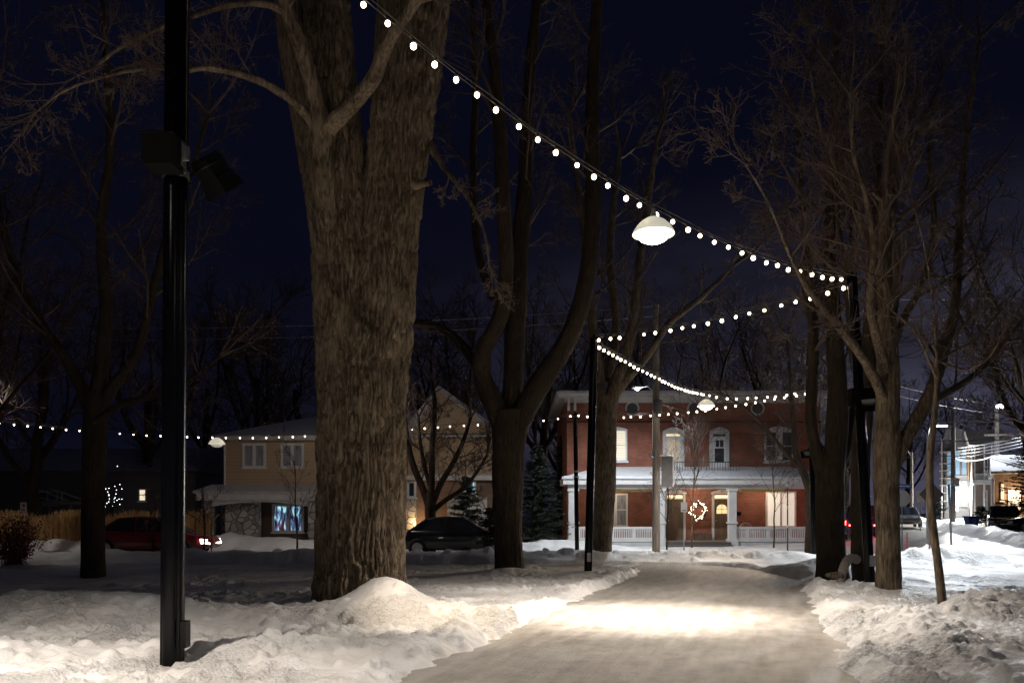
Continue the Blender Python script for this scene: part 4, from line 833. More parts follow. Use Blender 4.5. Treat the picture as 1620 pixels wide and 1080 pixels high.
# porch
zf = sz(856, HYP); zt = sz(770, HYP); ze = sz(757.5, HYP)
xl, xr = sx(890, HYP), sx(1306, HYP)
m = MB(); m.box(sx(897, HYP), sx(1300, HYP), HYP+.05, HYW-.003, -.2, zf); m.build('porch_floor', mat('porch_boards', (.16, .13, .11), .8), RB)
m = MB(); m.box(sx(897, HYP), sx(1047, HYP), HYP-.01, HYP+.045, -.2, zf-.05); m.box(sx(1160, HYP), sx(1300, HYP), HYP-.01, HYP+.045, -.2, zf-.05); m.build('porch_skirt', SOFTW, RB)
m = MB(); m.box(xl, xr, HYP-.25, HYW-.003, zt+.12, ze-.002); m.box(sx(899, HYP), sx(1298, HYP), HYP-.06, HYP+.16, zt-.08, zt+.118); m.build('porch_fascia', WHITE, RB)
m = MB(); zr = 3.95; vs = [(xl-.05, HYP-.32, ze), (xr+.05, HYP-.32, ze), (xr+.05, HYW-.004, ze), (xl-.05, HYW-.004, ze), (xl-.05, HYP-.32, ze+.1), (xr+.05, HYP-.32, ze+.1), (xr-1.0, HYW-.004, zr), (xl+2.0, HYW-.004, zr), (xr-.1, HYW-.3, ze+.3), (xl+.1, HYW-.3, ze+.3)]
m.add(vs, [(0, 1, 5, 4), (4, 5, 6, 7), (0, 4, 7, 3), (5, 1, 2, 6), (0, 3, 2, 1), (3, 7, 6, 2)]); m.build('porch_roof', ROOFSNOW, RB)
def column(px, w=.36):
    x = sx(px, HYP); m = MB(); m.box(x-w/2, x+w/2, HYP-.1, HYP+.2, -.1, zt-.081); m.box(x-w/2-.05, x+w/2+.05, HYP-.15, HYP+.25, zt-.2, zt-.082); m.box(x-w/2-.06, x+w/2+.06, HYP-.16, HYP+.26, -.15, zf+.12); m.box(x-w/2-.05, x+w/2+.05, HYP-.15, HYP+.25, zf+.85, zf+.93)
    m.build('porch_column', WHITE, RB)
for px, w in ((907, .46), (1047, .26), (1158.5, .36), (1294, .4)): column(px, w)
for (a, b) in ((916, 1041), (1166, 1286)):
    m = MB(); x0, x1 = sx(a, HYP), sx(b, HYP); zb, zu = zf+.08, zf+.70
    m.box(x0, x1, HYP, HYP+.10, zu-.12, zu); m.box(x0, x1, HYP+.01, HYP+.09, zb-.1, zb+.10); n = 3; 
    for q, f_ in enumerate((0, .14, .42, .7, 1)): xx = x0+(x1-x0)*f_; m.box(xx-.08, xx+.08, HYP+.005, HYP+.095, zb+.101, zu-.121)
    k = int((x1-x0)/.085)
    for q in range(k): xx = x0+(x1-x0)*(q+.5)/k; m.box(xx-.022, xx+.022, HYP+.035, HYP+.065, zb+.101, zu-.121)
    m.box(x0, x1, HYP+.036, HYP+.064, zu-.2, zu-.17); rl = m.build('porch_railing', WHITE, RB)
m = MB()
for q in range(3): m.box(sx(1052, HYP), sx(1154, HYP), HYP-.35-.32*q, HYP-.03-.32*q-.002*q, -.2, zf-.13*q-.02)
m.build('porch_steps', mat('worn_steps', (.13, .11, .10), .8), RB)
# downstairs doors, windows, blinds
for (a, b, lit) in ((1051, 1084, 0), (1126, 1157, 1)):
    x0, x1, z1 = sx(a), sx(b), sz(789); m = MB(); f = .11
    m.box(x0, x0+f, HYW-.09, HYW-.003, zf, sz(781)); m.box(x1-f, x1, HYW-.09, HYW-.003, zf, sz(781)); m.box(x0+f+.001, x1-f-.001, HYW-.09, HYW-.003, z1-.02, z1+.05); m.box(x0-.05, x1+.05, HYW-.1, HYW-.003, sz(781)+.001, sz(779)); n = 10
    m.prismy([(x0-.05+(x1-x0+.1)*i/n, sz(779)+.002+.16*math.sin(math.pi*i/n)) for i in range(n+1)], HYW-.11, HYW-.003); fr = m.build('door_frame', SOFTW, RB)
    m = MB(); m.box(x0+f+.002, x1-f-.002, HYW-.05, HYW-.004, zf, z1-.022); dr = m.build('door', DOORB, RB)
    m = MB(); m.box(x0+f+.12, x1-f-.12, HYW-.058, HYW-.051, zf+.2, zf+.8); m.box(x0+f+.14, x1-f-.14, HYW-.066, HYW-.0585, zf+.25, zf+.75); m.build('door_panel', DOORB, dr)
    m = MB(); m.tube([(x0+f+.1, HYW-.11, zf+.98), (x0+f+.1, HYW-.051, zf+.98)], .03, 8); m.build('handle', STEEL, dr)
    m = MB(); m.box(x0+f+.04, x1-f-.04, HYW-.05, HYW-.004, z1+.052, sz(783)); m.build('transom', litmat('transom_gold', (1, .78, .42), 1.4), fr)
    if lit:
        n = 9; xm = (x0+x1)/2; pts = [(xm-.26, zf+1.33), (xm+.26, zf+1.33)]+[(xm+.26*math.cos(t_), zf+1.55+.24*math.sin(t_)) for t_ in np.linspace(0, math.pi, n)]
        m = MB(); m.prismy(pts, HYW-.06, HYW-.051); m.build('door_light', litmat('door_glow', (1, .75, .38), .9), dr)
        m = MB(); m.box(xm-.012, xm+.012, HYW-.072, HYW-.061, zf+1.33, zf+1.79); m.box(xm-.26, xm+.26, HYW-.071, HYW-.0615, zf+1.53, zf+1.555); m.build('muntin', DOORB, dr)
    else:
        xm = (x0+x1)/2; m = MB(); m.tube([(xm+.3*math.cos(t_), HYW-.056, zf+1.35+.3*math.sin(t_)) for t_ in np.linspace(0, math.pi, 10)], .015, 5); m.tube([(xm, HYW-.056, zf+1.35), (xm, HYW-.056, zf+1.65)], .014, 5); m.build('fan_moulding', SHING, dr)
window(RB, sx(954), sx(993), sz(832), sz(780), HYW, PALEGL, 2, 2, .09, midw=.16)
window(RB, sx(1211), sx(1259), sz(833), sz(777), HYW, LITC, 2, 1, .09, midw=.1)
for (a, b) in ((958, 1037), (1170, 1240)):
    m = MB(); m.box(sx(a, HYP+.5), sx(b, HYP+.5), HYP+.42, HYP+.5, zt-.22, zt-.0); m.build('rolled_blind', YELB, RB)
m = MB(); m.tube([(sx(1098), HYW-.1, zt+.10), (sx(1098), HYW-.1, zt-.02)], .07, 12); m.build('porch_lamp', litmat('porch_lamp_glow', (1, .86, .62), 6), RB)
for px, pw in ((960, 28), (1100, 34), (1200, 28)): point((sx(px), HYW-1.0, zt-.12), pw, (1, .80, .58), RB, .1)
m = MB(); m.box(sx(1164), sx(1171), HYW-.14, HYW-.003, sz(815), sz(809)); m.build('letter_box', BLACKM, RB)
for (a, txt) in ((1067.5, '27'), (1141.5, '29')):
    text(txt, .17, (sx(a), HYW-.116, sz(777)), RB, 'house_number')
# wreath with white lights hangs on the wall between the doors
cx, cz = sx(1104), sz(807); wr = thing('wreath', (cx, HYW-.06, cz), 'round wreath covered in white lights on the brick wall between the doors', 'wreath')
m = MB(); rng = random.Random(4)
for i in range(240):
    a = rng.uniform(0, 6.28); q = Vector((cx+.37*math.cos(a)+rng.gauss(0, .03), HYW-.08+rng.gauss(0, .02), cz+.37*math.sin(a)+rng.gauss(0, .03))); e = q+Vector((rng.gauss(0, .06), -abs(rng.gauss(0, .03)), rng.gauss(0, .06))); m.tube([q, e], [.014, .003], 3, cap=False)
m.tube([(cx+.37*math.cos(a), HYW-.08, cz+.37*math.sin(a)) for a in np.linspace(0, 2*math.pi, 25)], .045, 8, cap=False); m.build('garland', NEED, wr)
m = MB()
for i in range(70):
    a = rng.uniform(0, 6.28); r_ = .37+rng.gauss(0, .055); c_ = (cx+r_*math.cos(a), HYW-.14, cz+r_*math.sin(a)); m.lathe((c_[0], c_[1], c_[2]), [(.001, -.016), (.013, -.008), (.013, .008), (.001, .016)], 6)
tag(m.build('fairy_lights', litmat('fairy_glow', (1, .84, .6), 14), wr), kind='stuff')
fw = MB(); rng = random.Random(6)
for i in range(16):
    x = sx(1096)+i*.058; h = .3+.12*rng.random(); fw.tube([(x, HYW-.3, zf+.005), (x+rng.gauss(0, .01), HYW-.28, zf+h)], .03, 7)
tag(fw.build('firewood', mat('split_wood', (.12, .075, .05), .8, var=.3)), 'row of dark upright logs on the porch under the wreath', 'firewood')
# rounded chair back on the porch
ch = thing('porch_chair', (sx(1181, 39), 39, zf), 'round backed chair behind the right hand porch railing', 'chair'); m = MB(); xx = sx(1181, 39)
m.tube([(xx+.34*math.cos(a), 39.15, zf+.45+.42*math.sin(a)) for a in np.linspace(0, math.pi, 14)], .018, 6); [m.tube([(xx+.34*math.cos(a), 39.15, zf+.45), (xx+.34*math.cos(a), 39.15, zf+.45+.42*math.sin(a))], .008, 4) for a in np.linspace(.5, 2.6, 7)]; m.build('backrest', GALV, ch)
m = MB(); m.box(xx-.33, xx+.33, 38.7, 39.14, zf+.40, zf+.445); m.build('seat', GALV, ch)
for q in ((-.3, 38.74), (.3, 38.74), (-.3, 39.12), (.3, 39.12)): m = MB(); m.tube([(xx+q[0], q[1], zf), (xx+q[0], q[1], zf+.40)], .018, 6); m.build('leg', GALV, ch)

# --- tan house with stone ground floor (front y=42)
TY = 42.0; tx = lambda px: (px-HX)/F*TY; tz = lambda py: CH-(py-HY)/F*TY
TH = thing('tan_house', (tx(570), TY, 0), 'two storey house with tan siding above rough stone, snowy hipped roof', 'house')
m = MB(); m.box(tx(356), tx(640), TY, TY+9, tz(777), tz(697)); m.box(tx(641), tx(790), TY+1, TY+9, tz(757), tz(690)); m.build('upper_wall', TAN, TH)
m = MB(); m.box(tx(354.5), tx(357.5), TY-.03, TY-.003, tz(776), tz(697)); m.build('corner_board', WHITE, TH)
m = MB(); m.box(tx(346), tx(640), TY-.5, TY+9.4, tz(697)+.001, tz(690)); m.box(tx(641), tx(800), TY+.5, TY+9.4, tz(689), tz(684)); m.build('eave', SOFTW, TH)
m = MB(); a, b = tx(340), tx(640); z0, z1 = tz(690)+.002, tz(642); vs = [(a, TY-.6, z0), (b, TY-.6, z0), (b, TY+9.5, z0), (a, TY+9.5, z0), (a+4.6, TY+4, z1), (b, TY+4, z1)]; m.add(vs, [(0, 1, 5, 4), (3, 0, 4), (2, 3, 4, 5), (1, 2, 5), (0, 3, 2, 1)])
a, b = tx(630), tx(800); mid = tx(692); z0, z1 = tz(684)+.002, tz(606); m.prismy([(a, z0), (b, z0), (mid, z1)], TY+.6, TY+9.6); m.build('roof', ROOFSNOW if 0 else mat('dusk_roof_snow', (.55, .53, .56), .8, bump=.05, bscale=2), TH)  # upper roof snow, with the dim light put into a darker colour
m = MB(); m.prismy([(tx(648), tz(686)), (tx(788), tz(686)), (mid, tz(616))], TY+.50, TY+.598); m.build('gable', TAN, TH)
for (a, b) in ((384, 421), (444.5, 481)): window(TH, tx(a), tx(b), tz(739), tz(701), TY, PALEGL, 2, 1, .12, midw=.16)
m = MB(); m.box(tx(329), tx(512), TY-1.6, TY-.003, tz(792), tz(781)); m.box(tx(325), tx(512), TY-1.7, TY-.003, tz(781)+.001, tz(778))
n = 14; x0, x1 = tx(352), tx(500); m.prismy([(x0, tz(792)-.001)]+[(x0+(x1-x0)*i/n, tz(801)+.22*math.sin(math.pi*i/n)) for i in range(n+1)]+[(x1, tz(792)-.001)], TY-1.5, TY-1.3); m.build('porch_fascia', SOFTW, TH)
m = MB(); m.add([(tx(325), TY-1.75, tz(778)+.002), (tx(512), TY-1.75, tz(778)+.002), (tx(512), TY-.01, tz(778)+.002), (tx(325), TY-.01, tz(778)+.002), (tx(335), TY-.01, tz(766)), (tx(512), TY-.01, tz(766))], [(0, 1, 5, 4), (0, 4, 3), (1, 2, 5), (0, 3, 2, 1), (3, 4, 5, 2)]); m.build('porch_roof', ROOFSNOW, TH)
for (a, b, y0, y1, z0, z1) in ((337, 351, -1.5, -1.1, -.2, tz(792)-.002), (366, 417, -.9, -.4, -.2, tz(794)), (352, 365.5, -.2, -.01, -.2, tz(794)), (499, 520, -1.5, -1.0, -.2, tz(792)-.002), (636, 656, .4, .99, -.2, tz(790)), (706, 770, .6, .93, tz(835), tz(785))):
    m = MB(); m.box(tx(a), tx(b), TY+y0, TY+y1, z0, z1); m.build('stone_pier', STONE, TH)
m = MB(); m.box(tx(417.5), tx(499), TY-.02, TY+5, -.2, tz(778)); m.box(tx(352), tx(417), TY, TY+5, -.2, tz(778)); m.box(tx(521), tx(640), TY, TY+8, -.2, tz(778)-.003); m.build('lower_wall', mat('brown_render', (.11, .07, .05), .8), TH)
m = MB(); m.box(tx(641), tx(790), TY+1, TY+9, -.2, tz(757)-.003); m.build('brick_base', BRICK2, TH)
TVB = litmat('screen_blue', (.35, .45, 1.0), .6)
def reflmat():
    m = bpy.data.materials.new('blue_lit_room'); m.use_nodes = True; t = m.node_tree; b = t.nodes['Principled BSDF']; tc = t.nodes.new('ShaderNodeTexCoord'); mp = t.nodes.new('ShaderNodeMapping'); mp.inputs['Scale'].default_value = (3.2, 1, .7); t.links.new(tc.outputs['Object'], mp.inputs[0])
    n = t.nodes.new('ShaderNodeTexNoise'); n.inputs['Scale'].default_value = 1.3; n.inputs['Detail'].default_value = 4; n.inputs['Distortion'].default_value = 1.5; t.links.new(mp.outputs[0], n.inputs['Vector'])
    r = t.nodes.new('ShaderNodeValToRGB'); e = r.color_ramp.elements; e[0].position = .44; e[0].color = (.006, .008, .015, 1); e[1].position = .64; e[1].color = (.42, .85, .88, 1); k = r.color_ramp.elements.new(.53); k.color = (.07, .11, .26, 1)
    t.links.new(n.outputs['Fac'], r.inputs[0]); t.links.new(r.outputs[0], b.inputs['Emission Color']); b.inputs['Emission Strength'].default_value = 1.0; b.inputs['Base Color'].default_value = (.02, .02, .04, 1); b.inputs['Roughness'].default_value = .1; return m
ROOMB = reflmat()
window(TH, tx(431), tx(481), tz(841), tz(797), TY-.02, ROOMB, 2, 1, .12, midw=.16, frame=SOFTW); window(TH, tx(488), tx(498), tz(841), tz(797), TY-.02, ROOMB, 1, 1, .05, frame=SOFTW)
m = MB(); m.box(tx(641), tx(790), TY+.55, TY+.995, tz(758), tz(751)); m.build('soffit_band', SOFTW, TH)
window(TH, tx(640), tx(655), tz(786), tz(759), TY+1, DGLASS, 1, 1, .12); window(TH, tx(728), tx(752), tz(782), tz(759), TY+1, ROOMB, 2, 1, .1)
m = MB()
for (a, b) in ((711, 734), (738, 761)): m.box(tx(a), tx(b), TY+.94, TY+.996, tz(856), tz(836))
m.build('garage_door', WHITE, TH)
for (a, b) in ((711, 734), (738, 761)): 
    pass
m = MB(); m.lathe((tx(660), TY+.7, tz(836)), [(.001, 0), (.06, 0), (.10, .18), (.001, .26)], 10); m.tube([(tx(660), TY+.7, -.1), (tx(660), TY+.7, tz(836))], .025, 6); m.build('garden_lamp', litmat('garden_glow', (1, .72, .34), 9), TH)
point((tx(660), TY+.2, tz(828)), 45, (1, .68, .34), TH, .08)
# --- dark house at the left with stair rail and lit window
DY = 46.0; dx = lambda px: (px-HX)/F*DY; dz = lambda py: CH-(py-HY)/F*DY
DH = thing('dark_house', (dx(130), DY, 0), 'unlit dark house behind the tall grass with one small lit window', 'house')
m = MB(); m.box(dx(-120), dx(310), DY, DY+8, -.2, dz(745)); m.build('wall', DARKSIDE, DH)
m = MB(); m.prismx([(DY-.6, dz(745)), (DY+8.6, dz(745)), (DY+4, dz(700))], dx(-130), dx(318)); m.build('roof', mat('dusk_snow', (.3, .3, .34), .8), DH)  # roof snow darkened in its colour to imitate dim light
window(DH, dx(220), dx(232), dz(792), dz(773), DY, LITW, 1, 2, .06); window(DH, dx(60), dx(92), dz(798), dz(776), DY, DGLASS, 2, 1, .1, frame=mat('dull_frame', (.2, .2, .2), .6))
RA = thing('deck_railing', (dx(95), DY-4, 0), 'thin metal handrail and raised deck behind the tall grass', 'railing'); m = MB(); Yr = DY-4; qx = lambda p: (p-HX)/F*Yr; qz = lambda p: CH-(p-HY)/F*Yr
m.tube([(qx(48), Yr, qz(774)), (qx(62), Yr, qz(774)), (qx(108), Yr, qz(792))], .02, 6); m.tube([(qx(48), Yr, qz(783)), (qx(90), Yr, qz(793))], .015, 6); m.tube([(qx(78), Yr, qz(772)), (qx(98), Yr, qz(778)), (qx(138), Yr, qz(793))], .02, 6)
for p_ in (62, 98): m.tube([(qx(p_), Yr, qz(793)), (qx(p_), Yr, qz(775 if p_ == 62 else 778))], .018, 6)
m.build('handrail', GALV, RA)
m = MB(); m.box(qx(47), qx(142), Yr-.05, Yr+1.6, qz(797), qz(793)); 
for p_ in (50, 78, 112, 140): m.box(qx(p_)-.05, qx(p_)+.05, Yr-.02, Yr+.08, 0, qz(797)-.001)
m.build('deck', mat('deck_wood', (.14, .11, .10), .8), RA)
ft = thing('fairy_light_shrub', (dx(174), 44, 0), 'shrub dotted with tiny white lights, left of the lit window', 'shrub'); m = MB(); sb = MB(); rng = random.Random(12); lx = (174-HX)/F*44
for i in range(26): q = Vector((lx+rng.gauss(0, .28), 44+rng.gauss(0, .2), 2.6+rng.gauss(0, .45))); m.lathe(q, [(.001, -.02), (.02, 0), (.001, .02)], 5); sb.tube([(lx, 44, .8), (lx+rng.gauss(0, .1), 44, 1.8), tuple(q)], [.02, .014, .004], 4, cap=False)
sb.tube([(lx, 44, -.1), (lx, 44, .85)], .03, 6); sb.build('branches', BARKD, ft); tag(m.build('fairy_lights', litmat('fairy_cool', (.85, .9, 1), 8), ft), kind='stuff')

# --- houses on the right
RHS = []
def bhouse(name, label, px0, px1, py0, py1, Y, depth, wall, roofz=None, cat='house', zb=0):
    X0, X1 = (px0-HX)/F*Y, (px1-HX)/F*Y; f = lambda py: CH-(py-HY)/F*Y
    t = thing(name, ((X0+X1)/2, Y, 0), label, cat); m = MB(); m.box(X0, X1, Y, Y+depth, zb, f(py0)); m.build('wall', wall, t); RHS.append(t); return t, (lambda p: (p-HX)/F*Y), f
# tall narrow glazed house wrapped in scaffold-like balconies
t, ux, uz = bhouse('glazed_house', 'tall narrow house with blue lit glazing and stacked white balconies beside the street', 1497, 1543, 695, 815, 70, 8, GREYSIDE)
m = MB(); m.prismy([(ux(1495), uz(695)+.002), (ux(1545), uz(695)+.002), (ux(1533), uz(683)), (ux(1500), uz(672))], 69.6, 78); m.build('roof', mat('pale_metal_roof', (.4, .4, .43), .6), t)
CYAN = litmat('cool_glazing', (.38, .62, .85), .42)
for (a, b) in ((1500, 1508), (1512, 1519), (1521, 1528)): 
    for (c_, d_) in ((752, 712), (800, 760)): window(t, ux(a), ux(b), uz(c_), uz(d_), 70, CYAN, 1, 3, .06)
m = MB()
for pz in (716, 734, 745, 757, 768, 780, 793): m.box(ux(1490), ux(1512), 68.4, 69.99, uz(pz), uz(pz)+.06)
m.tube([(ux(1492.5), 68.5, 0.4), (ux(1492.5), 68.5, uz(695))], .07, 6); m.tube([(ux(1511), 68.5, .4), (ux(1511), 68.5, uz(700))], .05, 6); m.build('balcony_frame', WHITE, t)
m = MB(); m.box(ux(1530), ux(1542), 69.94, 69.997, uz(757), uz(712)); m.build('lit_wall_patch', litmat('amber_wall_glow', (.75, .5, .25), .25), t)  # wall patch made to glow, imitating warm lamplight on it
m = MB(); m.box(ux(1512.5), ux(1516), 69.9, 69.99, uz(808), uz(777)); m.build('doorway_light', litmat('doorway_white', (1, .98, .95), 3), t)
fl = MB(); fl.lathe((ux(1527), 68.6, uz(780)), [(.001, -.36), (.28, -.25), (.36, 0), (.28, .25), (.001, .36)], 14); fl.build('security_light', litmat('flood_white', (1, .98, .94), 45), t); spot((ux(1526), 68.2, uz(780)), (28, 45, 0), 16000, (1, .96, .9), 150, .6, t, .15)  # sphere oversized so its shape imitates the lamp's glow
spot((ux(1527), 68.2, uz(780)), (ux(1550), 69, 0), 800, (1, .96, .9), 120, 1, t, .15)
# porch house
t, ux, uz = bhouse('porch_house', 'dark two storey house with a pale balcony slab, lit from its left', 1541, 1581, 705, 815, 64, 8, mat('brown_wall', (.13, .10, .085), .8))
m = MB(); m.prismy([(ux(1536), uz(705)+.002), (ux(1592), uz(705)+.002), (ux(1580), uz(682)), (ux(1530), uz(682))], 62.5, 72.5); m.build('roof', SHING, t)
m = MB(); m.box(ux(1540), ux(1577), 62, 63.99, uz(766), uz(760)); m.build('balcony_slab', SOFTW, t)
m = MB()
for p_ in (1543, 1556, 1566, 1575): m.tube([(ux(p_), 62.2, .5), (ux(p_), 62.2, uz(766)-.002)], .07, 8); m.tube([(ux(p_), 62.2, uz(760)+.002), (ux(p_), 62.2, uz(706))], .05, 8)
m.build('porch_post', WHITE, t)
m = MB()
for q in range(24): xx = ux(1543)+(ux(1575)-ux(1543))*q/23; m.tube([(xx, 62.15, uz(760)), (xx, 62.15, uz(751))], .02, 4)
m.tube([(ux(1543), 62.15, uz(751)), (ux(1575), 62.15, uz(751))], .035, 5); m.build('balcony_railing', WHITE, t)
window(t, ux(1557), ux(1563), uz(755), uz(722), 64, DGLASS, 1, 2, .08); window(t, ux(1569), ux(1574), uz(755), uz(722), 64, DGLASS, 1, 2, .08); window(t, ux(1556), ux(1562), uz(805), uz(775), 64, DGLASS, 1, 2, .08); window(t, ux(1567), ux(1573), uz(805), uz(775), 64, PALEGL, 1, 2, .08)
# low brown brick house at the right edge
t, ux, uz = bhouse('brown_brick_house', 'low brown brick house with one warm wall lamp at the right edge', 1583, 1700, 748, 815, 50, 9, BRICK2)
m = MB(); m.box(ux(1578), ux(1706), 49.6, 59.3, uz(748)+.001, uz(744)); m.build('eave', SOFTW, t); m = MB(); m.prismx([(49.6, uz(744)+.002), (59.3, uz(744)+.002), (54, uz(712))], ux(1578), ux(1706)); m.build('roof', mat('dusk_snow', (.3, .3, .34)), t)  # same roof snow, its dimness put into the dark colour
window(t, ux(1592), ux(1596), uz(791), uz(764), 50, LITC, 1, 1, .05)
m = MB(); m.lathe((ux(1610), 49.8, uz(781)), [(.001, -.12), (.09, -.1), (.12, .08), (.001, .14)], 12); m.build('wall_lamp', litmat('wall_lamp_glow', (1, .80, .5), 30), t); point((ux(1610), 49.5, uz(781)), 130, (1, .72, .42), t, .1)
m = MB(); m.box(ux(1602), ux(1619), 49.9, 49.997, uz(806), uz(774)); m.build('side_door', WHITE, t)

for t in RHS: t.rotation_euler = (0, 0, -math.atan2(t.location.x, t.location.y)*.9)
# ------------------------------------------------------------------ poles, wires, signs
def upole(px, Y, ztop, lab, r=.15, zb=None, cross=False):
    x = (px-HX)/F*Y; z = gz(x, Y) if zb is None else zb; t = thing('utility_pole', (x, Y, z), lab, 'pole'); m = MB()
    m.tube([(x, Y, z-.3), (x, Y, (z+ztop)/2), (x, Y, ztop)], [r*1.1, r, r*.8], 14); m.build('pole', WOODP, t); return t, x, z
def streetlamp(t, x, Y, z, dxa, dya, power, glow=40, g=1, col=COOL, ang=150, tilt=0):
    m = MB(); e = Vector((x+dxa, Y+dya, z)); m.tube([(x, Y, z-.5), (x+dxa*.5, Y+dya*.5, z-.05), tuple(e)], .028, 7); m.build('lamp_arm', GALV, t)
    m = MB(); m.box(e.x-.32, e.x+.12, e.y-.13, e.y+.13, z-.01, z+.08); m.build('lamp_head', GALV, t)
    m = MB(); m.lathe((e.x-.1, e.y, z-.012), [(.11*g, 0), (.10*g, -.05*g), (.05*g, -.085*g), (.001, -.09*g)], 16); m.build('lamp_lens', litmat('street_lens%d' % glow, (.92, .96, 1), glow), t)
    spot((e.x-.1, e.y, z-.10*g-.04), (e.x-.1, e.y+tilt, 0), power, col, ang, .5, t, .1)
t, x, z = upole(1038, 32.3, P(0, 482, 32.3).z, 'weathered wooden utility pole with a street lamp in front of the brick house')
streetlamp(t, x, 32.3, P(0, 604, 32.3).z, -.42, 1.5, 1900, 60, tilt=1.5, ang=150)
m = MB(); m.lathe((x+.02, 32.05, P(0, 660, 32.3).z), [(.001, 0), (.17, 0), (.19, .04), (.19, .62), (.17, .66), (.08, .7), (.001, .7)], 18); m.build('transformer', mat('dull_grey_paint', (.09, .09, .09), .6), t)
m = MB(); m.tube([(x-.16, 32.1, P(0, 725, 32.3).z), (x-.28, 32.1, P(0, 722, 32.3).z), (x-.26, 32.1, P(0, 716, 32.3).z)], .05, 8); m.build('insulator', GALV, t)
m = MB(); z0, z1 = P(0, 769, 32.3).z, P(0, 722, 32.3).z; m.box(x+.22, x+.66, 32.28, 32.32, z0, z1); m.build('banner', mat('grey_banner', (.16, .16, .17), .7, var=.12), t)
m = MB(); m.box(x+.661, x+.72, 32.25, 32.35, z0-.02, z1+.02); m.tube([(x, 32.3, z1+.03), (x+.72, 32.3, z1+.03)], .018, 6); m.tube([(x, 32.3, z0-.03), (x+.72, 32.3, z0-.03)], .018, 6); m.build('banner_bracket', WHITE, t)
# the street lamp whose pole stands behind the huge trunk
t, x, z = upole(560, 29.0, 8.6, 'wooden utility pole mostly hidden behind the huge trunk'); streetlamp(t, x, 29, 7.6, .1, .9, 600, 40, col=(1, .90, .80), tilt=5, ang=135)
t, x, z = upole(-75, 31.2, 8.6, 'wooden utility pole with a street lamp just outside the left edge'); streetlamp(t, x, 31.2, 7.6, .9, -.9, 620, 40, col=(1, .90, .80), tilt=.5, ang=140)
t, x, z = upole(1577, 60, P(0, 640, 60).z, 'tall utility pole with a bright street lamp beside the porch house', .17); UP1 = (x, 60)
streetlamp(t, x, 60, P(0, 648, 60).z, -1.15, -2.4, 9000, 90, g=2.3, tilt=-5, ang=140)  # lens enlarged so that its size imitates glare
m = MB(); m.box(x-1.1, x+1.1, 59.7, 59.82, P(0, 690, 60).z, P(0, 687, 60).z); m.build('crossarm', WOODP, t)
t, x, z = upole(1508, 56, P(0, 640, 56).z, 'pale utility pole carrying the square speed sign', .15); UP2 = (x, 56)
sg = thing('speed_sign', (x, 55.8, P(0, 768, 56).z), 'square white sign reading 30 on the pale utility pole', 'sign'); za, zb_ = P(0, 769, 56).z, P(0, 756, 56).z; m = MB(); m.box(x-.30, x+.30, 55.76, 55.79, za, zb_); m.build('plate', WHITE, sg)
text('30', .52, (x, 55.75, (za+zb_)/2), sg, 'digits')
m = MB()
for (a, b, c_, d_) in ((x-.29, x+.29, za+.01, za+.03), (x-.29, x+.29, zb_-.03, zb_-.01), (x-.29, x-.27, za+.031, zb_-.031), (x+.27, x+.29, za+.031, zb_-.031)): m.box(a, b, 55.752, 55.758, c_, d_)
m.build('border', mat('number_black', (.02, .02, .02)), sg)
t, x, z = upole(1442, 66, P(0, 715, 66).z, 'thin brown utility pole beyond the stop sign', .12)
m = MB(); m.tube([(x, 66, P(0, 722, 66).z), (x-.7, 65.5, P(0, 709, 66).z), (x-1.6, 65, P(0, 708, 66).z)], .03, 6); m.build('lamp_arm', GALV, t)
# pale lamp column with two heads next to the leaning young tree
x = (1469-HX)/F*27; z = gz(x, 27); t = thing('lamp_column', (x, 27, z), 'pale steel lamp column with small lit heads behind the leaning young tree', 'lamp'); zt_ = P(0, 688, 27).z; m = MB(); m.tube([(x, 27, z-.2), (x, 27, zt_)], [.085, .06], 14); m.build('column', mat('pale_steel', (.55, .56, .6), .4, metal=.3), t)
m = MB(); m.tube([(x, 27, zt_), (x+.05, 27, P(0, 675, 27).z), (x+.3, 27, P(0, 671, 27).z)], .03, 8); m.box(x+.28, x+.62, 26.9, 27.1, P(0, 673, 27).z, P(0, 670, 27).z); m.build('lamp_arm', mat('pale_steel'), t)
m = MB(); m.box(x+.30, x+.60, 26.92, 27.08, P(0, 674.5, 27).z, P(0, 673, 27).z-.001); m.lathe((x+.04, 26.88, P(0, 683, 27).z), [(.001, 0), (.06, .02), (.06, .1), (.001, .14)], 10); m.build('lamp_lens', litmat('column_glow', (.95, .97, 1), 14), t)
spot((x+.45, 26.8, P(0, 676, 27).z), (x+1.0, 24.5, 0), 3000, COOL, 155, .6, t, .1)

WIRE = mat('wire', (.04, .04, .045), .5)
def wire(a, b, sag, lab, r=.012, k=16, m_=None):
    pts = sagline(a, b, sag, k); m = MB(); m.tube(pts, r, 4); o = m.build('overhead_wire', m_ or WIRE); tag(o, lab, 'wire', 'overhead wires'); return o
WL = mat('pale_wire', (.35, .35, .38), .4)
pC = P(1038, 492, 32.3)
wire(P(1038, 484, 32.3), P(-300, 500, 45), .8, 'upper wire running left from the brick house pole', .013, m_=WL)
wire(P(1038, 500, 32.3), P(-300, 520, 45), .8, 'lower wire running left from the brick house pole', .013, m_=WL)
wire(P(1038, 484, 32.3), P(1577, 640, 60), .6, 'upper wire from the brick house pole to the bright lamp pole', .016)
wire(P(1038, 500, 32.3), P(1577, 655, 60), .6, 'lower wire from the brick house pole to the bright lamp pole', .016)
for i, (ya, yb, lab) in enumerate(((664, 662, 'topmost cable crossing the street on the right'), (672, 668, 'second cable crossing the street on the right'), (696, 689, 'thick pale cable level with the street lamp crossarm'), (724, 705, 'lowest cable over the right hand road'))):
    wire(P(1385, ya, 45), P(1720, yb, 45), .15, lab, .03 if i in (2,) else .02, m_=WL)
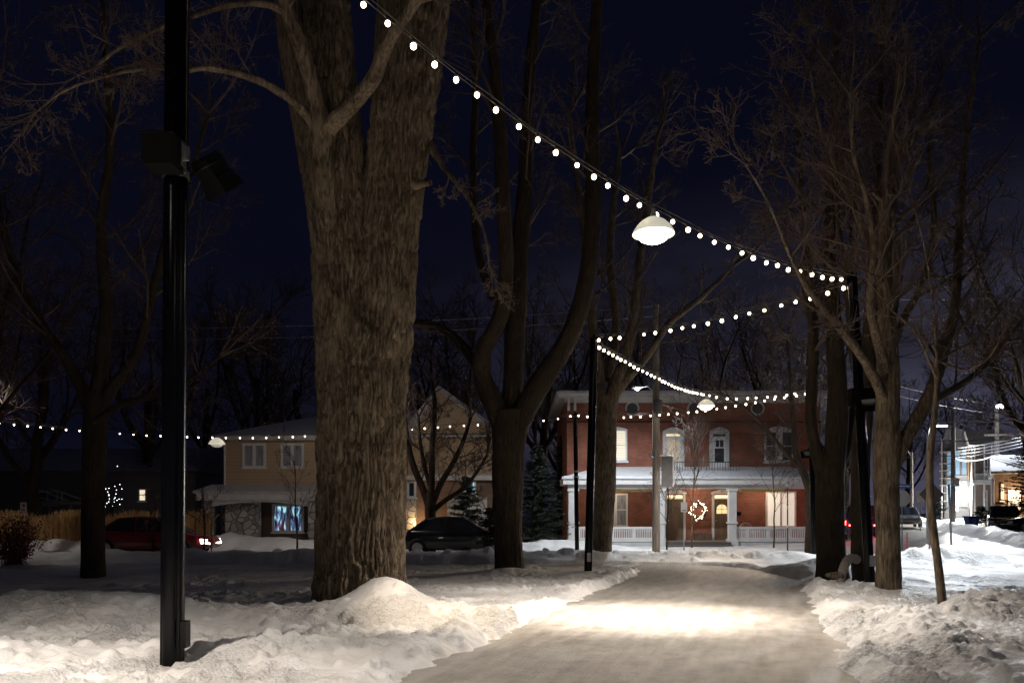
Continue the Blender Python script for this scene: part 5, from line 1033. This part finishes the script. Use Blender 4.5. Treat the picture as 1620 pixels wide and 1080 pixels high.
for i in range(4): wire(P(1515, 708+i*5, 58), P(1640, 686+i*5, 52), .1, ('highest', 'second', 'third', 'lowest')[i]+' of the bundled cables above the brown brick house', .035, m_=WL)
wire(P(1508, 724, 56), P(1577, 718, 60), .35, 'slack looped cable between the two right hand poles', .045, m_=WL)
wire(P(1577, 718, 60), P(1660, 700, 50), .5, 'slack cable leaving the bright lamp pole to the right', .035, m_=WL)
for ya, lab in ((450, 'high faint wire above the right hand trees'), (470, 'middle faint wire above the right hand trees'), (501, 'low faint wire above the right hand trees')): wire(P(1420, ya+4, 40), P(1760, ya-6, 44), .1, lab, .014, m_=WL)

def signpost(name, px, Y, pytop, lab, shape, m_plate, pole=GALV, pyb=None, w=.3, h=.45, r=.025, tilt=0):
    x = (px-HX)/F*Y; z = gz(x, Y); zt_ = CH-(pytop-HY)/F*Y; t = thing(name, (x, Y, z), lab, 'sign'); m = MB(); m.tube([(x+tilt, Y, z-.1), (x, Y, zt_-.02)], r, 8); m.build('post', pole, t); m = MB(); yf = Y-r-.012
    if shape == 'rect': m.box(x-w/2, x+w/2, yf-.004, yf+.004, zt_-h, zt_)
    elif shape == 'oct': m.prismy([(x+w/2/math.cos(R(22.5))*math.cos(R(22.5+45*i)), zt_-w/2+w/2/math.cos(R(22.5))*math.sin(R(22.5+45*i))) for i in range(8)], yf-.004, yf+.004)
    elif shape == 'dia': m.prismy([(x, zt_-w), (x+w/2, zt_-w/2), (x, zt_), (x-w/2, zt_-w/2)], yf-.004, yf+.004)
    m.build('plate', m_plate, t); return t, x, yf, zt_
t, x, yf, zt_ = signpost('parking_sign', 1082, 34.2, 794, 'small white rectangular sign on a grey post before the brick house doors', 'rect', WHITE, w=.27, h=.42)
m = MB(); m.box(x-.09, x+.09, yf-.008, yf-.0045, zt_-.37, zt_-.33); m.build('marking', mat('faded_blue', (.15, .17, .3)), t)
t, x, yf, zt_ = signpost('parking_sign', 38, 30, 794, 'small white sign with black markings at far left by the leafy bush', 'rect', WHITE, mat('pinkish_post', (.5, .42, .42), .5), w=.24, h=.38)
m = MB(); m.box(x-.06, x+.05, yf-.008, yf-.0045, zt_-.10, zt_-.07); m.box(x-.01, x+.05, yf-.008, yf-.0045, zt_-.18, zt_-.0995); m.build('marking', mat('number_black'), t); m = MB(); m.box(x-.07, x+.06, yf-.008, yf-.0045, zt_-.31, zt_-.26); m.build('marking', mat('number_black'), t)
t, x, yf, zt_ = signpost('stop_sign', 1427, 32, 776, 'pale back of an octagonal stop sign with a blue street name plate on top', 'oct', mat('sign_back', (.6, .6, .6), .4, metal=.2), w=.62)
m = MB(); m.tube([(x, 32, zt_-.02), (x, 32, zt_+.3)], .02, 8); m.box(x-.34, x+.38, yf-.004, yf+.004, zt_+.1, zt_+.27); m.build('name_plate', mat('sign_blue', (.06, .12, .4), .4), t)
m = MB(); m.box(x-.26, x+.30, yf-.0075, yf-.0045, zt_+.165, zt_+.205); m.build('name_lettering', WHITE, t)
signpost('warning_sign', 1473, 37, 762, 'grey brown back of a diamond warning sign behind the leaning young tree', 'dia', mat('sign_back_brown', (.34, .30, .27), .5, metal=.2), w=1.15)
signpost('small_sign', 1456, 52, 777, 'little white rectangular sign left of the diamond sign', 'rect', WHITE, w=.5, h=.7)
signpost('post_sign', 1501, 29.6, 765, 'bare dark signpost with its plate edge on, right of the leaning young tree', 'rect', GALV, mat('dark_post', (.09, .08, .08), .5), w=.03, h=.5, tilt=.12, r=.04)
def stake(name, px, Y, pyt, lab, m_, r=.03, bands=False, cat='marker'):
    x = (px-HX)/F*Y; z = gz(x, Y); t = thing(name, (x, Y, z), lab, cat); m = MB(); zt_ = CH-(pyt-HY)/F*Y; m.tube([(x, Y, z-.1), (x, Y, zt_)], r, 8); m.build('stake', m_, t)
    if bands:
        b = MB()
        for f in (.35, .62, .93): b.tube([(x, Y, z+(zt_-z)*f), (x, Y, z+(zt_-z)*f+.12)], r*1.15, 8)
        b.build('reflective_band', WHITE, t)
RED = mat('stake_orange_red', (.75, .07, .03), .5); stake('snow_stake', 1435, 26, 842, 'thin red snow stake under the stop sign', RED, .022); stake('snow_stake', 1472, 24.2, 848, 'thicker red snow stake at the foot of the lamp column', RED, .03)
stake('snow_pole', 1246, 33, 762, 'tall dark marker pole with white bands before the brick porch', mat('dark_post'), .03, True)
x = (1220-HX)/F*31.2
# blue bin
x = (1537-HX)/F*50; z = gz(x, 50)+.05; t = thing('recycling_bin', (x, 50, z), 'blue recycling box on the snow beyond the road', 'bin', rz=.12); m = MB()
m.add([(-.30, -.2, 0), (.30, -.2, 0), (.30, .2, 0), (-.30, .2, 0), (-.40, -.27, .58), (.40, -.27, .58), (.40, .27, .58), (-.40, .27, .58), (-.36, -.23, .58), (.36, -.23, .58), (.36, .23, .58), (-.36, .23, .58), (-.27, -.17, .03), (.27, -.17, .03), (.27, .17, .03), (-.27, .17, .03)], [(3, 2, 1, 0), (0, 1, 5, 4), (1, 2, 6, 5), (2, 3, 7, 6), (3, 0, 4, 7), (4, 5, 9, 8), (5, 6, 10, 9), (6, 7, 11, 10), (7, 4, 8, 11), (8, 9, 13, 12), (9, 10, 14, 13), (10, 11, 15, 14), (11, 8, 12, 15), (12, 13, 14, 15)])
BL = mat('bin_blue', (.03, .09, .35), .5); m.build('box', BL, t, False); m = MB(); m.box(-.43, .43, -.30, -.275, .52, .585); m.box(-.43, .43, .275, .30, .52, .585); m.build('rim', BL, t, False)
m = MB(); m.tube([(.12*math.cos(a), -.262, .3+.12*math.sin(a)) for a in np.linspace(.4, 6.0, 14)], .02, 5); m.build('arrow_mark', mat('faded_white', (.4, .45, .6)), t, False)

# ribbed drain pipe and the flat board beside it
pts = [P(1356, 885, 17), P(1350, 882, 16.9), P(1343, 884, 16.8), P(1338, 890, 16.7), P(1334, 900, 16.6), P(1331, 912, 16.5), P(1328, 925, 16.4)]
cp, _ = catmull([tuple(p) for p in pts], [1]*7, .012); rib = [.085+.011*math.sin(i*.9) for i in range(len(cp))]; dp_ = thing('drain_pipe', tuple(P(1334, 912, 16.6)), 'grey ribbed drain pipe arching out of the snow between two trunks', 'pipe')
m = MB(); m.tube([tuple(q) for q in cp], rib, 18); m.build('ribbed_hose', mat('grey_plastic', (.34, .30, .27), .6), dp_)
lg = MB(); a_, b_ = P(1306, 909, 16.6), P(1334, 911, 16.4); lg.tube([a_, a_.lerp(b_, .3), a_.lerp(b_, .7), b_], [.03, .07, .09, .05], 10); tag(lg.build('log', BARK), 'short snow dusted log lying left of the ribbed pipe', 'log')
rk = MB(); xx = (1222-HX)/F*31.0-.0; zz = gz((1222-HX)/F*27.6, 27.6); xx = (1222-HX)/F*27.6; rk.prism([(xx-.34, 27.5), (xx+.30, 27.45), (xx+.36, 27.8), (xx-.28, 27.85)], zz-.1, zz+.14); tag(rk.build('kerb_stone', mat('rough_stone', (.22, .2, .18), .9, bump=.02)), 'low stone block in the snow before the brick house, right of centre', 'stone')

# ------------------------------------------------------------------ cars
HEADL = litmat('headlight_glow', (1, .98, .95), 16); TAILL = litmat('tail_glow', (1, .03, .02), 9); TAILB = litmat('brake_glow', (1, .05, .04), 30); TAILO = mat('tail_off', (.25, .01, .01), .2); HEADO = mat('headlight_off', (.5, .5, .52), .1)
def car(label, loc, rz, paint, lit=False, suv=False, brake=False, power=0):
    t = thing('car', loc, label, 'car', rz=rz); z = 0
    H = 1.72 if suv else 1.46; hood = 1.05 if suv else .92; 
    st = [(-2.22, .42, hood-.18, .70), (-2.15, .30, hood-.02, .80), (-1.7, .24, hood+.06, .87), (-.8, .22, hood+.04, .89), (.3, .22, hood+.03, .89), (1.0, .22, hood, .89), (1.6, .24, hood-.08, .86), (2.05, .28, hood-.18, .79), (2.22, .36, hood-.30, .68)]
    m = MB(); k = 12; rings = []
    for (x, zb, zt, w) in st:
        half = [(w*.86, zb), (w*.98, zb+.10), (w, (zb+zt)/2-.05), (w*.98, zt-.16), (w*.93, zt-.04), (w*.80, zt)]; ring = [(x, y, q) for y, q in half]+[(x, -y, q) for y, q in reversed(half)]; rings += ring
    fs = [(i*k+j, i*k+(j+1) % k, (i+1)*k+(j+1) % k, (i+1)*k+j) for i in range(len(st)-1) for j in range(k)]; fs += [tuple(reversed(range(k))), tuple(range((len(st)-1)*k, len(st)*k))]
    m.add(rings, fs, True); m.build('body', paint, t, False)
    gs = [(-2.05 if suv else -1.72, hood+.03, .78), (-1.55 if suv else -1.05, H-.05, .64), (-.3, H, .66), (.35, H-.04, .64), (1.15, hood+.0, .76)]
    m = MB(); rings = []
    zbase = hood-.04
    for (x, q, w) in gs: rings += [(x, .80, zbase), (x, w, q-.05), (x, w*.9, q), (x, -w*.9, q), (x, -w, q-.05), (x, -.80, zbase)]
    fs = [(i*6+j, i*6+(j+1) % 6, (i+1)*6+(j+1) % 6, (i+1)*6+j) for i in range(4) for j in range(6)]+[tuple(reversed(range(6))), tuple(range(24, 30))]; m.add(rings, fs); m.build('windows', DGLASS, t, False)
    m = MB(); rings = []
    for (x, q, w) in gs[1:4]: rings += [(x, w+.012, q-.055), (x, w*.92, q+.014), (x, -w*.92, q+.014), (x, -w-.012, q-.055)]
    m.add(rings, [(i*4+j, i*4+j+1, (i+1)*4+j+1, (i+1)*4+j) for i in range(2) for j in range(3)], True)
    for s in (-1, 1):
        for (a, b) in ((0, 1), (3, 4)): m.tube([(gs[a][0], s*(gs[a][2]+.01 if a else .80), gs[a][1]-.03), (gs[b][0], s*(gs[b][2]+.012), gs[b][1]-.03)], .035, 6)
        m.tube([(-.35, s*.80, zbase), (-.38, s*.665, H-.05)], .04, 6)
    m.build('roof', paint, t, False)
    for (x, s) in ((1.38, 1), (1.38, -1), (-1.38, 1), (-1.38, -1)):
        c = (x, s*.80, .33); w = MB(); w.tube([(x, s*.70, .33), (x, s*.72, .33), (x, s*.88, .33), (x, s*.90, .33)], [.28, .33, .33, .29], 22); wh = w.build('wheel', RUBBER, t, False)
        r_ = MB(); r_.tube([(x, s*.901, .33), (x, s*.912, .33)], .19, 16); 
        r_.build('rim', STEEL, wh, False)
    for s in (-1, 1):
        h = MB(); h.lathe((0, 0, 0), [(.001, -.01)]*2, 4) if 0 else None
        h = MB(); h.add([(2.10, s*.44, hood-.46), (2.235, s*.44, hood-.46), (2.235, s*.68, hood-.44), (2.02, s*.815, hood-.42), (2.00, s*.815, hood-.26), (2.18, s*.68, hood-.28), (2.19, s*.44, hood-.29), (2.1, s*.44, hood-.29)], [(1, 2, 5, 6), (2, 3, 4, 5), (4, 7, 6, 5), (0, 3, 2, 1), (0, 7, 4, 3)][:5]); h.build('headlight', HEADL if lit else HEADO, t, False)
        h = MB(); h.add([(-2.235, s*.42, hood-.34), (-2.235, s*.66, hood-.34), (-2.03, s*.845, hood-.30), (-2.03, s*.83, hood-.10), (-2.18, s*.66, hood-.12), (-2.19, s*.42, hood-.12)], [(0, 1, 4, 5), (1, 2, 3, 4)]); h.build('tail_light', TAILB if brake else TAILL if (lit or brake) else TAILO, t, False)
    if power:
        f = Vector((math.cos(rz), math.sin(rz), 0)); l = Vector(loc)+f*2.3+Vector((0, 0, .65)); o = spot(l, l+f*10-Vector((0, 0, .9)), power, (1, .97, .92), 60, 1, None, .08); o.name = 'headlight_beam'; o.parent = t; o.location = (2.3, 0, .65); o.rotation_euler = (R(90-5), 0, R(-90))
        b = point(Vector(loc), 10, (1, .05, .03), None, .1); b.parent = t; b.location = (-2.45, 0, .7)
    return t
PRED = mat('dark_red_paint', (.22, .012, .014), .25, coat=1); PBLK = mat('black_paint', (.012, .013, .016), .25, coat=1); PBLU = mat('navy_paint', (.015, .022, .07), .25, coat=1); PSIL = mat('silver_paint', (.35, .35, .36), .3, metal=.6, coat=1)
cz = .02
car('dark red car with lit lights passing on the street, left of the tan house', ((245-HX)/F*29.6, 29.6, cz), 0, PRED, lit=True, power=220)
car('black car with lit lights on the street, right of the huge trunk', ((722-HX)/F*30.2, 30.2, cz), 0, PBLK, lit=True, power=220)
car('navy blue car with glowing red brake lights seen between the two dark trunks', ((1362-HX)/F*40, 40, .30), R(90-20), PBLU, suv=True, brake=True)
bl = point((0, 0, 0), 40, (1, .03, .02), None, .1); bl.parent = bpy.data.objects[[o.name for o in bpy.data.objects if o.get('label', '').startswith('navy blue car')][0]]; bl.location = (-2.6, 0, 1.0)
car('silver car parked far up the road beyond the stop sign', ((1432-HX)/F*58, 58, .62), R(-110), PSIL)
car('black car parked nose on before the brown brick house, nearer the pole', ((1588-HX)/F*49, 49, gz((1588-HX)/F*49, 49)-.3), R(-118), PBLK, suv=True)
car('black car parked at the right edge by the warm wall lamp', ((1652-HX)/F*46, 46, gz((1652-HX)/F*46, 46)-.3), R(170), PBLK)
